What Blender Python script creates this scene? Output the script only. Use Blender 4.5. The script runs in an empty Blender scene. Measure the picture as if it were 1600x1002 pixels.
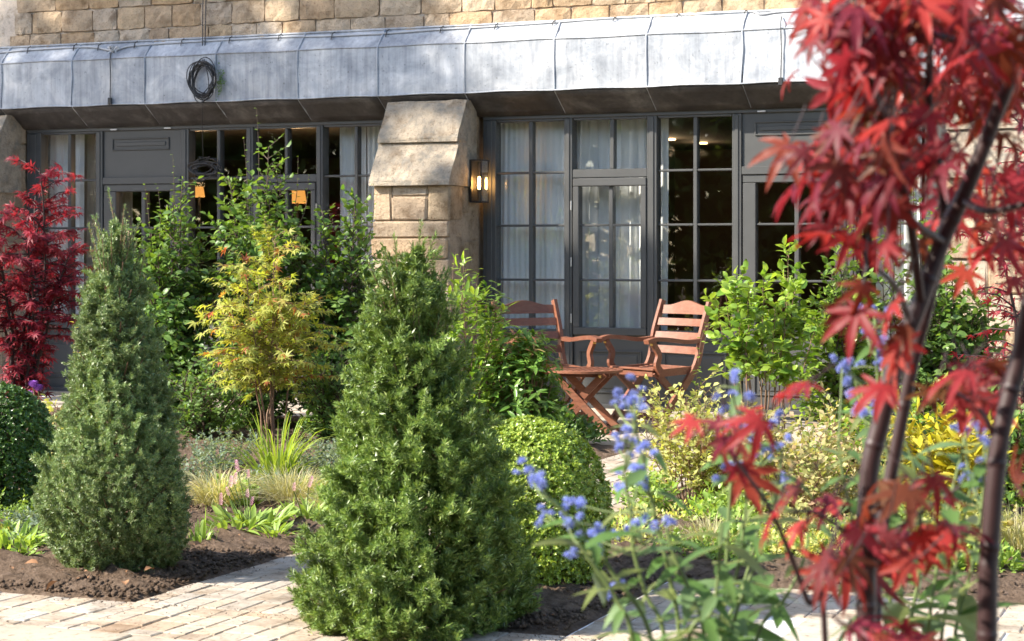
import bpy, math, random
import numpy as np
from mathutils import Matrix, Vector
rng = np.random.default_rng(7)
random.seed(7)
SC = bpy.context.scene
COL = SC.collection
R = math.radians

# ------------------------------------------------------------------ camera
EYE, DIST, FPX, HZ = 1.2, 13.7, 2980.0, 395.0
YAW = R(21.9)
cam_d = bpy.data.cameras.new('camera')
cam = bpy.data.objects.new('camera', cam_d)
COL.objects.link(cam)
cam.location = (0, -DIST, EYE)
cam.rotation_euler = (R(90), 0, YAW)
cam_d.sensor_width = 36
cam_d.lens = 36 * FPX / 1600
cam_d.shift_y = -(501 - HZ) / 1600
cam_d.clip_end = 600
cam_d.dof.use_dof = True
cam_d.dof.focus_distance = 9.2
cam_d.dof.aperture_fstop = 7.6
SC.camera = cam

# ------------------------------------------------------------------ sky, sun, exposure
SUN_AZ = math.atan2(-.60, -.80)          # direction from the place towards the sun, in plan
SUN_EL = R(35)
world = bpy.data.worlds.new('World')
SC.world = world
world.use_nodes = True
wn = world.node_tree.nodes
sky = wn.new('ShaderNodeTexSky')
sky.sky_type = 'NISHITA'
sky.sun_disc = False
sky.sun_elevation = SUN_EL
sky.sun_rotation = math.pi / 2 - SUN_AZ
wn['Background'].inputs['Strength'].default_value = 0.14
world.node_tree.links.new(sky.outputs[0], wn['Background'].inputs['Color'])
sun_d = bpy.data.lights.new('sun', 'SUN')
sun_d.energy = 5.0
sun_d.angle = R(0.55)
sun_d.color = (1.0, .92, .80)
sun = bpy.data.objects.new('sun', sun_d)
COL.objects.link(sun)
S = Vector((math.cos(SUN_AZ) * math.cos(SUN_EL), math.sin(SUN_AZ) * math.cos(SUN_EL), math.sin(SUN_EL)))
sun.rotation_euler = S.to_track_quat('Z', 'Y').to_euler()
SC.view_settings.view_transform = 'Standard'
SC.view_settings.look = 'None'
SC.view_settings.gamma = 1
SC.view_settings.use_curve_mapping = False
SC.view_settings.exposure = 1.45
SC.render.engine = 'CYCLES'
SC.cycles.max_bounces = 8
SC.cycles.transparent_max_bounces = 12
SC.cycles.use_denoising = True

# ------------------------------------------------------------------ where a sight line meets the place
CA, SA = math.cos(YAW), math.sin(YAW)
def ray(px, py):
    u, v = (px - 800) / FPX, (HZ - py) / FPX
    return (-SA + u * CA, CA + u * SA, v)
def on_y(px, py, y):
    d = ray(px, py); t = (y + DIST) / d[1]
    return (d[0] * t, y, EYE + d[2] * t)
def on_z(px, py, z=0.):
    d = ray(px, py); t = (z - EYE) / d[2]
    return (d[0] * t, -DIST + d[1] * t, z)
def at_depth(px, py, t):
    d = ray(px, py)
    return (d[0] * t, -DIST + d[1] * t, EYE + d[2] * t)
def xw(px, y=0.):
    return on_y(px, 395, y)[0]

# ------------------------------------------------------------------ materials
def new_mat(name):
    m = bpy.data.materials.new(name); m.use_nodes = True
    nt = m.node_tree
    return m, nt, nt.nodes['Principled BSDF']
def N(nt, kind, **kw):
    n = nt.nodes.new('ShaderNode' + kind)
    for k, v in kw.items(): setattr(n, k, v)
    return n
def ramp(nt, fac, cols, pos=None):
    r = N(nt, 'ValToRGB')
    el = r.color_ramp.elements
    while len(el) < len(cols): el.new(.5)
    for i, c in enumerate(cols):
        el[i].position = pos[i] if pos else i / max(1, len(cols) - 1)
        el[i].color = (*c, 1)
    nt.links.new(fac, r.inputs[0])
    return r.outputs[0]
def noise(nt, scale, detail=4, rough=.6, vec=None, dist=0.):
    n = N(nt, 'TexNoise')
    n.inputs['Scale'].default_value = scale; n.inputs['Detail'].default_value = detail
    n.inputs['Roughness'].default_value = rough; n.inputs['Distortion'].default_value = dist
    if vec is not None: nt.links.new(vec, n.inputs['Vector'])
    return n.outputs['Fac']
def mix(nt, a, b, fac, mode='MIX'):
    n = N(nt, 'Mix', data_type='RGBA', blend_type=mode)
    for sock, v in ((n.inputs[0], fac), (n.inputs[6], a), (n.inputs[7], b)):
        if isinstance(v, (int, float)): sock.default_value = v
        elif isinstance(v, tuple): sock.default_value = (*v, 1)
        else: nt.links.new(v, sock)
    return n.outputs[2]
def mapping(nt, scale=(1, 1, 1), coord='Object'):
    t = N(nt, 'TexCoord'); mp = N(nt, 'Mapping')
    mp.inputs['Scale'].default_value = scale
    nt.links.new(t.outputs[coord], mp.inputs['Vector'])
    return mp.outputs[0]
def world_pos(nt, scale=(1, 1, 1)):
    g = N(nt, 'NewGeometry'); mp = N(nt, 'Mapping')
    mp.inputs['Scale'].default_value = scale
    nt.links.new(g.outputs['Position'], mp.inputs['Vector'])
    return mp.outputs[0]
def bump(nt, b, h, strength, dist=.01):
    n = N(nt, 'Bump'); n.inputs['Strength'].default_value = strength; n.inputs['Distance'].default_value = dist
    nt.links.new(h, n.inputs['Height']); nt.links.new(n.outputs[0], b.inputs['Normal'])

def leaf_mat(name, cols, trans=.35, rough=.42, spec=.4, under=None, per_object=False, tcol=None):
    m, nt, b = new_mat(name)
    if per_object:
        o = N(nt, 'ObjectInfo'); rnd = o.outputs['Random']
    else:
        g = N(nt, 'NewGeometry'); rnd = g.outputs['Random Per Island']
    c = ramp(nt, rnd, cols)
    nz = noise(nt, 3.0, 2, .5, world_pos(nt))
    hs = N(nt, 'HueSaturation')
    mr = N(nt, 'MapRange'); mr.inputs['From Min'].default_value = .3; mr.inputs['From Max'].default_value = .7
    mr.inputs['To Min'].default_value = .75; mr.inputs['To Max'].default_value = 1.25
    nt.links.new(nz, mr.inputs[0]); nt.links.new(mr.outputs[0], hs.inputs['Value']); nt.links.new(c, hs.inputs['Color'])
    c = hs.outputs[0]
    if under:
        g2 = N(nt, 'NewGeometry')
        c = mix(nt, c, under, g2.outputs['Backfacing'])
    nt.links.new(c, b.inputs['Base Color'])
    b.inputs['Roughness'].default_value = rough
    b.inputs['Specular IOR Level'].default_value = spec
    t = N(nt, 'BsdfTranslucent')
    tc = mix(nt, c, tcol or (1.6, 1.5, .6), 1.0, 'MULTIPLY')
    nt.links.new(tc, t.inputs['Color'])
    ms = N(nt, 'MixShader'); ms.inputs[0].default_value = trans
    nt.links.new(b.outputs[0], ms.inputs[1]); nt.links.new(t.outputs[0], ms.inputs[2])
    nt.links.new(ms.outputs[0], nt.nodes['Material Output'].inputs['Surface'])
    return m

def stone_mat(name, cols, scale=14., bump_s=1., bump_d=.02, pits=True, lichen=None):
    m, nt, b = new_mat(name)
    o = N(nt, 'ObjectInfo')
    c = ramp(nt, o.outputs['Random'], cols)
    wp = world_pos(nt)
    n1 = noise(nt, scale * .5, 5, .65, wp)
    c = mix(nt, c, ramp(nt, n1, [(.42, .35, .27), (1., 1., 1.), (1.28, 1.24, 1.18)], [.28, .5, .74]), .9, 'MULTIPLY')
    n2 = noise(nt, scale * 5, 4, .7, wp)
    c = mix(nt, c, ramp(nt, n2, [(.35, .28, .22), (1., 1., 1.)], [.32, .45]), .75, 'MULTIPLY')
    if lichen:
        n4 = noise(nt, 9, 5, .7, wp)
        c = mix(nt, c, lichen, ramp(nt, n4, [(0, 0, 0), (1, 1, 1)], [.48, .64]))
    nt.links.new(c, b.inputs['Base Color'])
    b.inputs['Roughness'].default_value = .9; b.inputs['Specular IOR Level'].default_value = .15
    n3 = noise(nt, scale * 2.2, 8, .75, wp)
    bump(nt, b, n3, bump_s, bump_d)
    return m

M = {}
M['stone'] = stone_mat('honey_stone', [(.44, .31, .19), (.44, .34, .24), (.50, .37, .235), (.46, .39, .31), (.48, .335, .20), (.38, .29, .205), (.54, .45, .35)])
M['cap'] = stone_mat('weathered_cap_stone', [(.40, .335, .255), (.44, .37, .285)], 13., 1., .03, lichen=(.27, .245, .205))
M['mortar'] = stone_mat('lime_mortar', [(.46, .345, .225)], 22., .8, .01)
M['rubble'] = stone_mat('rubble_stone', [(.38, .29, .205), (.42, .34, .255), (.36, .28, .19)], 12., 1., .03)
M['slab'] = stone_mat('sandstone_slab', [(.39, .34, .275), (.42, .37, .30), (.37, .32, .25)], 5., .25, .006)
M['sett'] = stone_mat('sandstone_sett', [(.39, .335, .265), (.42, .37, .31), (.36, .285, .21), (.43, .35, .265), (.385, .345, .285), (.36, .265, .185), (.42, .39, .34)], 9., .6, .008)
M['sett_grey'] = stone_mat('grey_sandstone_sett', [(.35, .305, .25), (.39, .345, .29), (.33, .27, .21), (.40, .33, .255), (.37, .335, .29)], 9., .6, .008)
M['sand'] = stone_mat('jointing_sand', [(.30, .25, .19)], 40., .6, .006)

def make_soil():
    m, nt, b = new_mat('bark_brown_soil')
    wp = world_pos(nt)
    c = ramp(nt, noise(nt, 30, 6, .7, wp), [(.06, .041, .028), (.15, .105, .074), (.25, .185, .14)], [.3, .52, .75])
    nt.links.new(c, b.inputs['Base Color']); b.inputs['Roughness'].default_value = .95
    b.inputs['Specular IOR Level'].default_value = .1
    bump(nt, b, noise(nt, 60, 6, .75, wp), 1., .02)
    return m
M['soil'] = make_soil()

def make_lead(name, cols, rough):
    m, nt, b = new_mat(name)
    wp = world_pos(nt)
    o = N(nt, 'ObjectInfo')
    c = ramp(nt, noise(nt, 3.5, 6, .68, wp, .5), cols, [.3, .5, .7])
    st = noise(nt, 1., 4, .6, world_pos(nt, (28, 28, 1.6)))
    c = mix(nt, c, ramp(nt, st, [(.72, .72, .74), (1, 1, 1), (1.22, 1.22, 1.22)], [.3, .5, .72]), .8, 'MULTIPLY')
    sp = noise(nt, 42, 3, .6, wp)
    c = mix(nt, c, ramp(nt, sp, [(.25, .24, .23), (1, 1, 1)], [.28, .36]), .6, 'MULTIPLY')
    v = N(nt, 'MapRange'); v.inputs['To Min'].default_value = .86; v.inputs['To Max'].default_value = 1.12
    nt.links.new(o.outputs['Random'], v.inputs[0])
    hs = N(nt, 'HueSaturation'); nt.links.new(v.outputs[0], hs.inputs['Value']); nt.links.new(c, hs.inputs['Color'])
    nt.links.new(hs.outputs[0], b.inputs['Base Color'])
    b.inputs['Roughness'].default_value = rough; b.inputs['Metallic'].default_value = .15
    bump(nt, b, noise(nt, 7, 3, .5, wp), .35, .02)
    return m
M['lead'] = make_lead('weathered_lead', [(.21, .23, .26), (.35, .37, .40), (.54, .545, .55)], .5)
M['lead_under'] = make_lead('dark_lead', [(.035, .029, .025), (.062, .054, .049), (.15, .137, .125)], .6)  # darker lead colours for the soffit sheets and the beam behind them

def plain(name, col, rough=.5, metal=0., spec=.5, var=.0, nscale=20., emit=None, estr=0.):
    m, nt, b = new_mat(name)
    if var:
        c = mix(nt, tuple(x * (1 - var) for x in col), tuple(min(1, x * (1 + var)) for x in col), noise(nt, nscale, 5, .6, world_pos(nt)))
        nt.links.new(c, b.inputs['Base Color'])
    else:
        b.inputs['Base Color'].default_value = (*col, 1)
    b.inputs['Roughness'].default_value = rough; b.inputs['Metallic'].default_value = metal
    b.inputs['Specular IOR Level'].default_value = spec
    if emit:
        b.inputs['Emission Color'].default_value = (*emit, 1); b.inputs['Emission Strength'].default_value = estr
    return m
M['paint'] = plain('grey_joinery_paint', (.060, .061, .060), .45, var=.22, nscale=7)
M['bronze'] = plain('dark_bronze_metal', (.04, .037, .034), .45, .5)
M['cable'] = plain('black_rubber_cable', (.018, .018, .02), .5)
M['grey_cable'] = plain('grey_cable', (.42, .43, .45), .5)
M['white_plastic'] = plain('pale_plastic', (.62, .62, .62), .4)
M['iron'] = plain('cast_iron_grate', (.03, .032, .035), .55, .4)
M['steel'] = plain('steel_hinge', (.6, .6, .6), .35, .8)
M['brass'] = plain('brass_fitting', (.75, .5, .15), .35, .9)
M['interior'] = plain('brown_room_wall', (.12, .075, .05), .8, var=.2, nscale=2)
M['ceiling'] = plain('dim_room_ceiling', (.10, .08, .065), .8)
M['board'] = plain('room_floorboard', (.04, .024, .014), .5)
M['shade_lit'] = plain('glowing_lamp_shade', (.30, .19, .09), .8, emit=(1., .43, .09), estr=.40)
M['bulb'] = plain('glowing_filament', (1., .8, .5), .5, emit=(1., .50, .14), estr=60.)
M['downlight'] = plain('warm_downlight', (1., .8, .5), .5, emit=(1., .66, .3), estr=3.)
M['bark'] = plain('brown_bark', (.075, .05, .036), .85, var=.5, nscale=40)
M['bark_red'] = plain('maple_bark', (.028, .011, .011), .5, var=.5, nscale=60)
M['bark_tan'] = plain('tan_stem', (.17, .10, .06), .7, var=.3, nscale=30)
M['stem_green'] = plain('green_stem', (.12, .165, .05), .6, var=.2)
M['dead_leaf'] = plain('fallen_leaf', (.26, .13, .06), .8, var=.5, nscale=50)

def make_curtain(name, col):
    m, nt, b = new_mat(name)
    b.inputs['Base Color'].default_value = (*col, 1); b.inputs['Roughness'].default_value = .9
    b.inputs['Specular IOR Level'].default_value = .1
    t = N(nt, 'BsdfTranslucent'); t.inputs['Color'].default_value = (*col, 1)
    ms = N(nt, 'MixShader'); ms.inputs[0].default_value = .06
    nt.links.new(b.outputs[0], ms.inputs[1]); nt.links.new(t.outputs[0], ms.inputs[2])
    nt.links.new(ms.outputs[0], nt.nodes['Material Output'].inputs['Surface'])
    return m
M['curtain'] = make_curtain('white_voile', (.90, .90, .89))
M['curtain_beige'] = make_curtain('beige_drape', (.42, .36, .30))

def make_glass():
    m, nt, b = new_mat('window_glass')
    nt.nodes.remove(b)
    tr = N(nt, 'BsdfTransparent'); tr.inputs[0].default_value = (.965, .975, .97, 1)
    gl = N(nt, 'BsdfGlossy'); gl.inputs['Roughness'].default_value = .01
    fr = N(nt, 'Fresnel'); g = N(nt, 'NewGeometry'); mr = N(nt, 'MapRange'); mr.inputs['To Min'].default_value = 1.55; mr.inputs['To Max'].default_value = 1 / 1.55
    nt.links.new(g.outputs['Backfacing'], mr.inputs[0]); nt.links.new(mr.outputs[0], fr.inputs['IOR'])
    mu = N(nt, 'Math', operation='MULTIPLY'); mu.inputs[1].default_value = 1.6
    nt.links.new(fr.outputs[0], mu.inputs[0])
    n = N(nt, 'Bump'); n.inputs['Strength'].default_value = .02; n.inputs['Distance'].default_value = .02
    nt.links.new(noise(nt, 5, 1, .5, world_pos(nt)), n.inputs['Height'])
    nt.links.new(n.outputs[0], gl.inputs['Normal'])
    ms = N(nt, 'MixShader')
    nt.links.new(mu.outputs[0], ms.inputs[0]); nt.links.new(tr.outputs[0], ms.inputs[1]); nt.links.new(gl.outputs[0], ms.inputs[2])
    nt.links.new(ms.outputs[0], nt.nodes['Material Output'].inputs['Surface'])
    return m
M['glass'] = make_glass()

def make_wood():
    m, nt, b = new_mat('oiled_hardwood')
    o = N(nt, 'ObjectInfo')
    c = ramp(nt, o.outputs['Random'], [(.155, .052, .028), (.22, .084, .044), (.185, .066, .035)])
    g = noise(nt, 3., 5, .6, mapping(nt, (6, 40, 40)), .4)
    c = mix(nt, c, ramp(nt, g, [(.55, .5, .45), (1.15, 1.1, 1.05)], [.3, .7]), .9, 'MULTIPLY')
    w = noise(nt, 14, 6, .7, world_pos(nt))
    c = mix(nt, c, (.22, .135, .09), ramp(nt, w, [(0, 0, 0), (.42, .42, .42)], [.48, .75]))
    nt.links.new(c, b.inputs['Base Color']); b.inputs['Roughness'].default_value = .5
    return m
M['wood'] = make_wood()

G_YEW = leaf_mat('yew_needle', [(.075, .135, .030), (.13, .21, .045), (.21, .30, .075), (.10, .17, .038), (.30, .37, .11)], .16, .38, .45)
G_YEW2 = leaf_mat('clipped_yew_needle', [(.10, .17, .060), (.155, .235, .088), (.22, .30, .125), (.165, .245, .095), (.28, .29, .14)], .16, .40, .4)
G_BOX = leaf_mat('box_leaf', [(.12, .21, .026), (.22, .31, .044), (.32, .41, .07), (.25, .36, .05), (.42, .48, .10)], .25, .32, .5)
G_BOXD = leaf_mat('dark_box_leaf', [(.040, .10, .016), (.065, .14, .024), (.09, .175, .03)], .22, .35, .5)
G_HORN = leaf_mat('hornbeam_leaf', [(.070, .145, .032), (.105, .195, .044), (.15, .245, .062), (.10, .17, .055)], .34, .42, .35)
G_HORNL = leaf_mat('young_hornbeam_leaf', [(.10, .19, .03), (.16, .25, .045), (.07, .15, .028)], .4, .42, .35)
G_LIME = leaf_mat('fresh_green_leaf', [(.15, .26, .034), (.26, .37, .06), (.20, .31, .05), (.11, .22, .032)], .38, .34, .45)
G_PIER = leaf_mat('pieris_leaf', [(.085, .18, .026), (.13, .24, .040), (.18, .29, .05)], .3, .35, .45)
G_PIERT = leaf_mat('bronze_shoot_leaf', [(.42, .22, .09), (.50, .20, .12), (.38, .28, .10)], .35, .4, .35)
G_GOLD = leaf_mat('golden_leaf', [(.42, .38, .035), (.58, .50, .06), (.50, .46, .04), (.36, .38, .05)], .4, .38, .4)
G_YMAP = leaf_mat('yellow_maple_leaf', [(.30, .33, .07), (.38, .39, .10), (.35, .39, .09), (.26, .33, .06), (.43, .36, .11)], .42, .5, .25)
G_OMAP = leaf_mat('coral_maple_leaf', [(.40, .13, .05), (.36, .20, .06), (.42, .09, .06)], .4, .5, .25)
G_RMAP = leaf_mat('crimson_maple_leaf', [(.16, .018, .034), (.235, .028, .046), (.29, .048, .062), (.125, .016, .030)], .42, .45, .3, tcol=(1.8, .9, .8))
G_FMAP = leaf_mat('red_maple_leaf', [(.10, .016, .024), (.29, .030, .034), (.42, .052, .044), (.13, .044, .018), (.16, .020, .040), (.29, .036, .044), (.11, .050, .017), (.21, .030, .056)], .46, .45, .22, per_object=True, tcol=(1.7, 1.0, .8))
G_CARY = leaf_mat('caryopteris_leaf', [(.075, .15, .036), (.10, .18, .05), (.12, .19, .085)], .32, .55, .3, under=(.24, .30, .24), per_object=True)
G_FLOW = leaf_mat('blue_petal', [(.22, .28, .60), (.34, .41, .72), (.46, .50, .76), (.18, .22, .52)], .35, .7, .1, tcol=(1.1, 1.1, 1.2))
G_PERS = leaf_mat('pink_floret', [(.60, .36, .44), (.68, .46, .52), (.52, .27, .38)], .35, .7, .1, tcol=(1.2, 1., 1.))
G_VERB = leaf_mat('purple_floret', [(.25, .10, .42), (.32, .14, .50)], .35, .7, .1, tcol=(1.2, 1., 1.))
G_GRASS = leaf_mat('yellow_green_blade', [(.17, .28, .04), (.29, .36, .065), (.22, .32, .05)], .4, .4, .4)
G_IRIS = leaf_mat('green_blade', [(.20, .32, .07), (.30, .42, .12)], .38, .4, .4)
G_FEATH = leaf_mat('straw_blade', [(.40, .37, .21), (.50, .46, .29), (.32, .34, .15)], .35, .5, .3)
G_HERB = leaf_mat('herb_leaf', [(.18, .30, .06), (.28, .40, .09), (.22, .34, .07)], .36, .4, .4)
G_GREY = leaf_mat('silver_green_leaf', [(.14, .19, .13), (.20, .25, .18), (.10, .15, .10)], .3, .6, .2)
G_SPIR = leaf_mat('pale_shrub_leaf', [(.40, .42, .14), (.52, .52, .22), (.32, .38, .10), (.44, .36, .16)], .4, .45, .3)
G_TAN = leaf_mat('pinkish_shrub_leaf', [(.32, .33, .13), (.42, .36, .19), (.25, .30, .09), (.42, .30, .19)], .35, .5, .25)
G_WOOD = leaf_mat('woodland_leaf', [(.06, .11, .025), (.10, .16, .035), (.14, .19, .045)], .3, .45, .3)
G_FMAPI = leaf_mat('inner_red_maple_leaf', [(.13, .022, .026), (.26, .036, .032), (.36, .050, .038), (.15, .045, .020), (.19, .022, .040), (.30, .040, .036), (.12, .052, .016)], .38, .36, .45, tcol=(1.7, 1.0, .8))

# ------------------------------------------------------------------ object helpers
def make_mesh(name, V, F, mat=None, smooth=False):
    """F: list of faces, or an int array (n,3) / (n,4)."""
    me = bpy.data.meshes.new(name)
    V = np.asarray(V, dtype=np.float32).reshape(-1, 3)
    if isinstance(F, np.ndarray):
        n, k = F.shape
        me.vertices.add(len(V)); me.vertices.foreach_set('co', V.ravel())
        me.loops.add(n * k); me.loops.foreach_set('vertex_index', F.astype(np.int32).ravel())
        me.polygons.add(n)
        me.polygons.foreach_set('loop_start', np.arange(0, n * k, k, dtype=np.int32))
        me.update(calc_edges=True)
    else:
        me.from_pydata([tuple(map(float, v)) for v in V], [], F); me.update()
    if smooth: me.polygons.foreach_set('use_smooth', np.ones(len(me.polygons), dtype=bool))
    if mat: me.materials.append(mat)
    return me
def put(name, me, parent=None, loc=None, kind=None, rot=None, scale=None):
    o = bpy.data.objects.new(name, me); COL.objects.link(o)
    if parent is not None: o.parent = parent
    if loc is not None: o.location = loc
    if rot is not None: o.rotation_euler = rot
    if scale is not None: o.scale = scale
    if kind: o['kind'] = kind
    return o
def thing(name, label, cat, loc=(0, 0, 0), rz=0., group=None):
    o = put(name, None, loc=loc, rot=(0, 0, rz))
    return tag(o, label, cat, group)
def tag(o, label, cat, group=None):
    o['label'] = label; o['category'] = cat
    if group: o['group'] = group
    return o
def copy_thing(src, label, loc, rz):
    c = src.copy(); COL.objects.link(c); c.location = loc; c.rotation_euler = (0, 0, rz); c['label'] = label
    for ch in list(src.children):
        d = ch.copy(); COL.objects.link(d); d.parent = c
        for g in list(ch.children):
            e = g.copy(); COL.objects.link(e); e.parent = d
    return c

class MB:
    """collects simple shapes into one mesh"""
    def __init__(s): s.V = []; s.F = []
    def add(s, V, F):
        o = len(s.V); s.V += [tuple(v) for v in V]; s.F += [tuple(i + o for i in f) for f in F]
    def box(s, x0, x1, y0, y1, z0, z1, ch=0.):
        if ch <= 0:
            V = [(x, y, z) for z in (z0, z1) for y in (y0, y1) for x in (x0, x1)]
            s.add(V, [(0, 2, 3, 1), (4, 5, 7, 6), (0, 1, 5, 4), (2, 6, 7, 3), (0, 4, 6, 2), (1, 3, 7, 5)])
        else:                                        # every edge chamfered
            V = []; idx = {}
            ax = ((x0, x1), (y0, y1), (z0, z1))
            for cx in (0, 1):
                for cy in (0, 1):
                    for cz in (0, 1):
                        for k in range(3):
                            p = [ax[0][cx], ax[1][cy], ax[2][cz]]
                            for a, c in enumerate((cx, cy, cz)):
                                if a != k: p[a] += ch if c == 0 else -ch
                            idx[cx, cy, cz, k] = len(V); V.append(p)
            F = []
            for k in range(3):
                a, b = (k + 1) % 3, (k + 2) % 3
                for c in (0, 1):
                    q = []
                    for (u, v) in ((0, 0), (1, 0), (1, 1), (0, 1)):
                        t = [0, 0, 0]; t[k] = c; t[a] = u; t[b] = v
                        q.append(idx[(*t, k)])
                    F.append(tuple(q if c else q[::-1]))
                for u in (0, 1):
                    for v in (0, 1):
                        t0 = [0, 0, 0]; t0[a] = u; t0[b] = v; t1 = list(t0); t1[k] = 1
                        q = [idx[(*t0, a)], idx[(*t1, a)], idx[(*t1, b)], idx[(*t0, b)]]
                        F.append(tuple(q if (u ^ v) else q[::-1]))
            for cx in (0, 1):
                for cy in (0, 1):
                    for cz in (0, 1):
                        q = [idx[cx, cy, cz, k] for k in range(3)]
                        F.append(tuple(q if (cx + cy + cz) % 2 else q[::-1]))
            s.add(V, F)
    def tube(s, pts, rad, n=6, closed=False):
        V, F = tube_np(pts, rad, n, closed); s.add(V.tolist(), F.tolist())
    def prism(s, prof, x0, x1, axis=0):
        """profile of (a,b) points extruded along an axis"""
        k = len(prof); V = []
        for x in (x0, x1):
            for a, b in prof:
                V.append((x, a, b) if axis == 0 else (a, x, b) if axis == 1 else (a, b, x))
        F = [tuple(range(k))[::-1], tuple(range(k, 2 * k))]
        for i in range(k):
            j = (i + 1) % k; F.append((i, j, k + j, k + i))
        s.add(V, F)
    def xf(s, mat):
        s.V = [tuple(mat @ Vector(v)) for v in s.V]; return s
    def mesh(s, name, mat, smooth=False): return make_mesh(name, s.V, s.F, mat, smooth)
    def put(s, name, mat, parent=None, smooth=False, **k): return put(name, s.mesh(name, mat, smooth), parent, **k)

def tube_np(pts, rad, n=6, closed=False):
    P = np.asarray(pts, float); m = len(P)
    rad = np.broadcast_to(np.asarray(rad, float), (m,))
    T = np.gradient(P, axis=0)
    if closed: T = np.roll(P, -1, 0) - np.roll(P, 1, 0)
    T /= np.linalg.norm(T, axis=1, keepdims=True) + 1e-9
    ref = np.array([0., 0, 1]) if abs(T[:, 2]).mean() < .8 else np.array([1., 0, 0])
    U = np.cross(T, ref); U /= np.linalg.norm(U, axis=1, keepdims=True) + 1e-9
    W = np.cross(T, U)
    a = np.arange(n) * 2 * np.pi / n
    V = P[:, None] + rad[:, None, None] * (np.cos(a)[None, :, None] * U[:, None] + np.sin(a)[None, :, None] * W[:, None])
    F = []
    for i in range(m if closed else m - 1):
        j = (i + 1) % m
        for k in range(n):
            l = (k + 1) % n
            F.append((i * n + k, i * n + l, j * n + l, j * n + k))
    return V.reshape(-1, 3), np.array(F)
def tubes(name, lines, mat, parent=None, n=5, kind=None):
    """many polylines, one mesh; lines = [(pts, radii)]"""
    Vs, Fs, o = [], [], 0
    for p, r in lines:
        V, F = tube_np(p, r, n); Vs.append(V); Fs.append(F + o); o += len(V)
    return put(name, make_mesh(name, np.concatenate(Vs), np.concatenate(Fs), mat, True), parent, kind=kind)
def smooth_path(ctrl, m=12):
    """Catmull-Rom through control points"""
    P = np.asarray(ctrl, float); P = np.vstack([2 * P[0] - P[1], P, 2 * P[-1] - P[-2]])
    out = []
    k = len(P) - 3
    for i in range(k):
        t = np.linspace(0, 1, m, endpoint=(i == k - 1))[:, None]
        a, b, c, d = P[i:i + 4]
        out.append(.5 * ((2 * b) + (c - a) * t + (2 * a - 5 * b + 4 * c - d) * t ** 2 + (3 * b - a - 3 * c + d) * t ** 3))
    return np.concatenate(out)

# lumpy value noise from sines
_k = [(np.random.default_rng(i).normal(size=3), np.random.default_rng(i + 50).uniform(0, 6.28)) for i in range(24)]
def lump(P, f, n=8, s=0):
    P = np.asarray(P, float); a = 0
    for i in range(n):
        k, ph = _k[(i + s) % 24]; a = a + np.sin(P @ (k * f * (1 + .35 * i)) + ph) / (1 + .3 * i)
    return a / 2.2

def unit(a): return a / (np.linalg.norm(a, axis=-1, keepdims=True) + 1e-9)
def frames(d, up):
    x = unit(d); z = unit(up - (up * x).sum(-1, keepdims=True) * x); y = np.cross(z, x)
    return np.stack([x, y, z], axis=-1)              # columns
def cloud(name, tpl, pos, d, up, size, mat, parent=None, kind='stuff', smooth=False):
    """a leaf shape repeated at pos, pointing along d, facing up"""
    TV, TF = tpl
    pos = np.asarray(pos, float); n = len(pos)
    size = np.broadcast_to(np.asarray(size, float), (n,))
    Fm = frames(np.asarray(d, float), np.asarray(up, float))
    V = np.einsum('nij,vj->nvi', Fm, TV) * size[:, None, None] + pos[:, None]
    F = TF[None] + (np.arange(n) * len(TV))[:, None, None]
    return put(name, make_mesh(name, V.reshape(-1, 3), F.reshape(-1, 3), mat, smooth), parent, kind=kind)

# leaf shapes, tip along +x, face +z
def leaf_tpl(w=.5, st=(0, .25, .55, .82, 1), prof=(0.02, .8, 1, .55, 0.0), fold=.12, droop=.15, tooth=0.):
    V, F = [], []
    for i, (s, p) in enumerate(zip(st, prof)):
        z = -droop * s * s; hw = w / 2 * p * (1 + (tooth if i % 2 else -tooth))
        V += [(s, hw, z + fold * hw * 2), (s, 0, z), (s, -hw, z + fold * hw * 2)]
    for i in range(len(st) - 1):
        a, b = 3 * i, 3 * i + 3
        F += [(a, a + 1, b + 1), (a, b + 1, b), (a + 1, a + 2, b + 2), (a + 1, b + 2, b + 1)]
    return np.array(V, float), np.array(F)
def lean_leaf(w=.5, fold=.1, droop=.1):
    V = [(0, 0, 0), (.5, w / 2, fold * w - droop * .25), (1, 0, -droop), (.5, -w / 2, fold * w - droop * .25), (.5, 0, -droop * .25)]
    return np.array(V, float), np.array([(0, 4, 1), (4, 2, 1), (0, 3, 4), (4, 3, 2)])
def diamond(w=.2):
    return np.array([(0, 0, 0), (.45, w / 2, 0), (1, 0, 0), (.45, -w / 2, 0)], float), np.array([(0, 2, 1), (0, 3, 2)])
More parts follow.
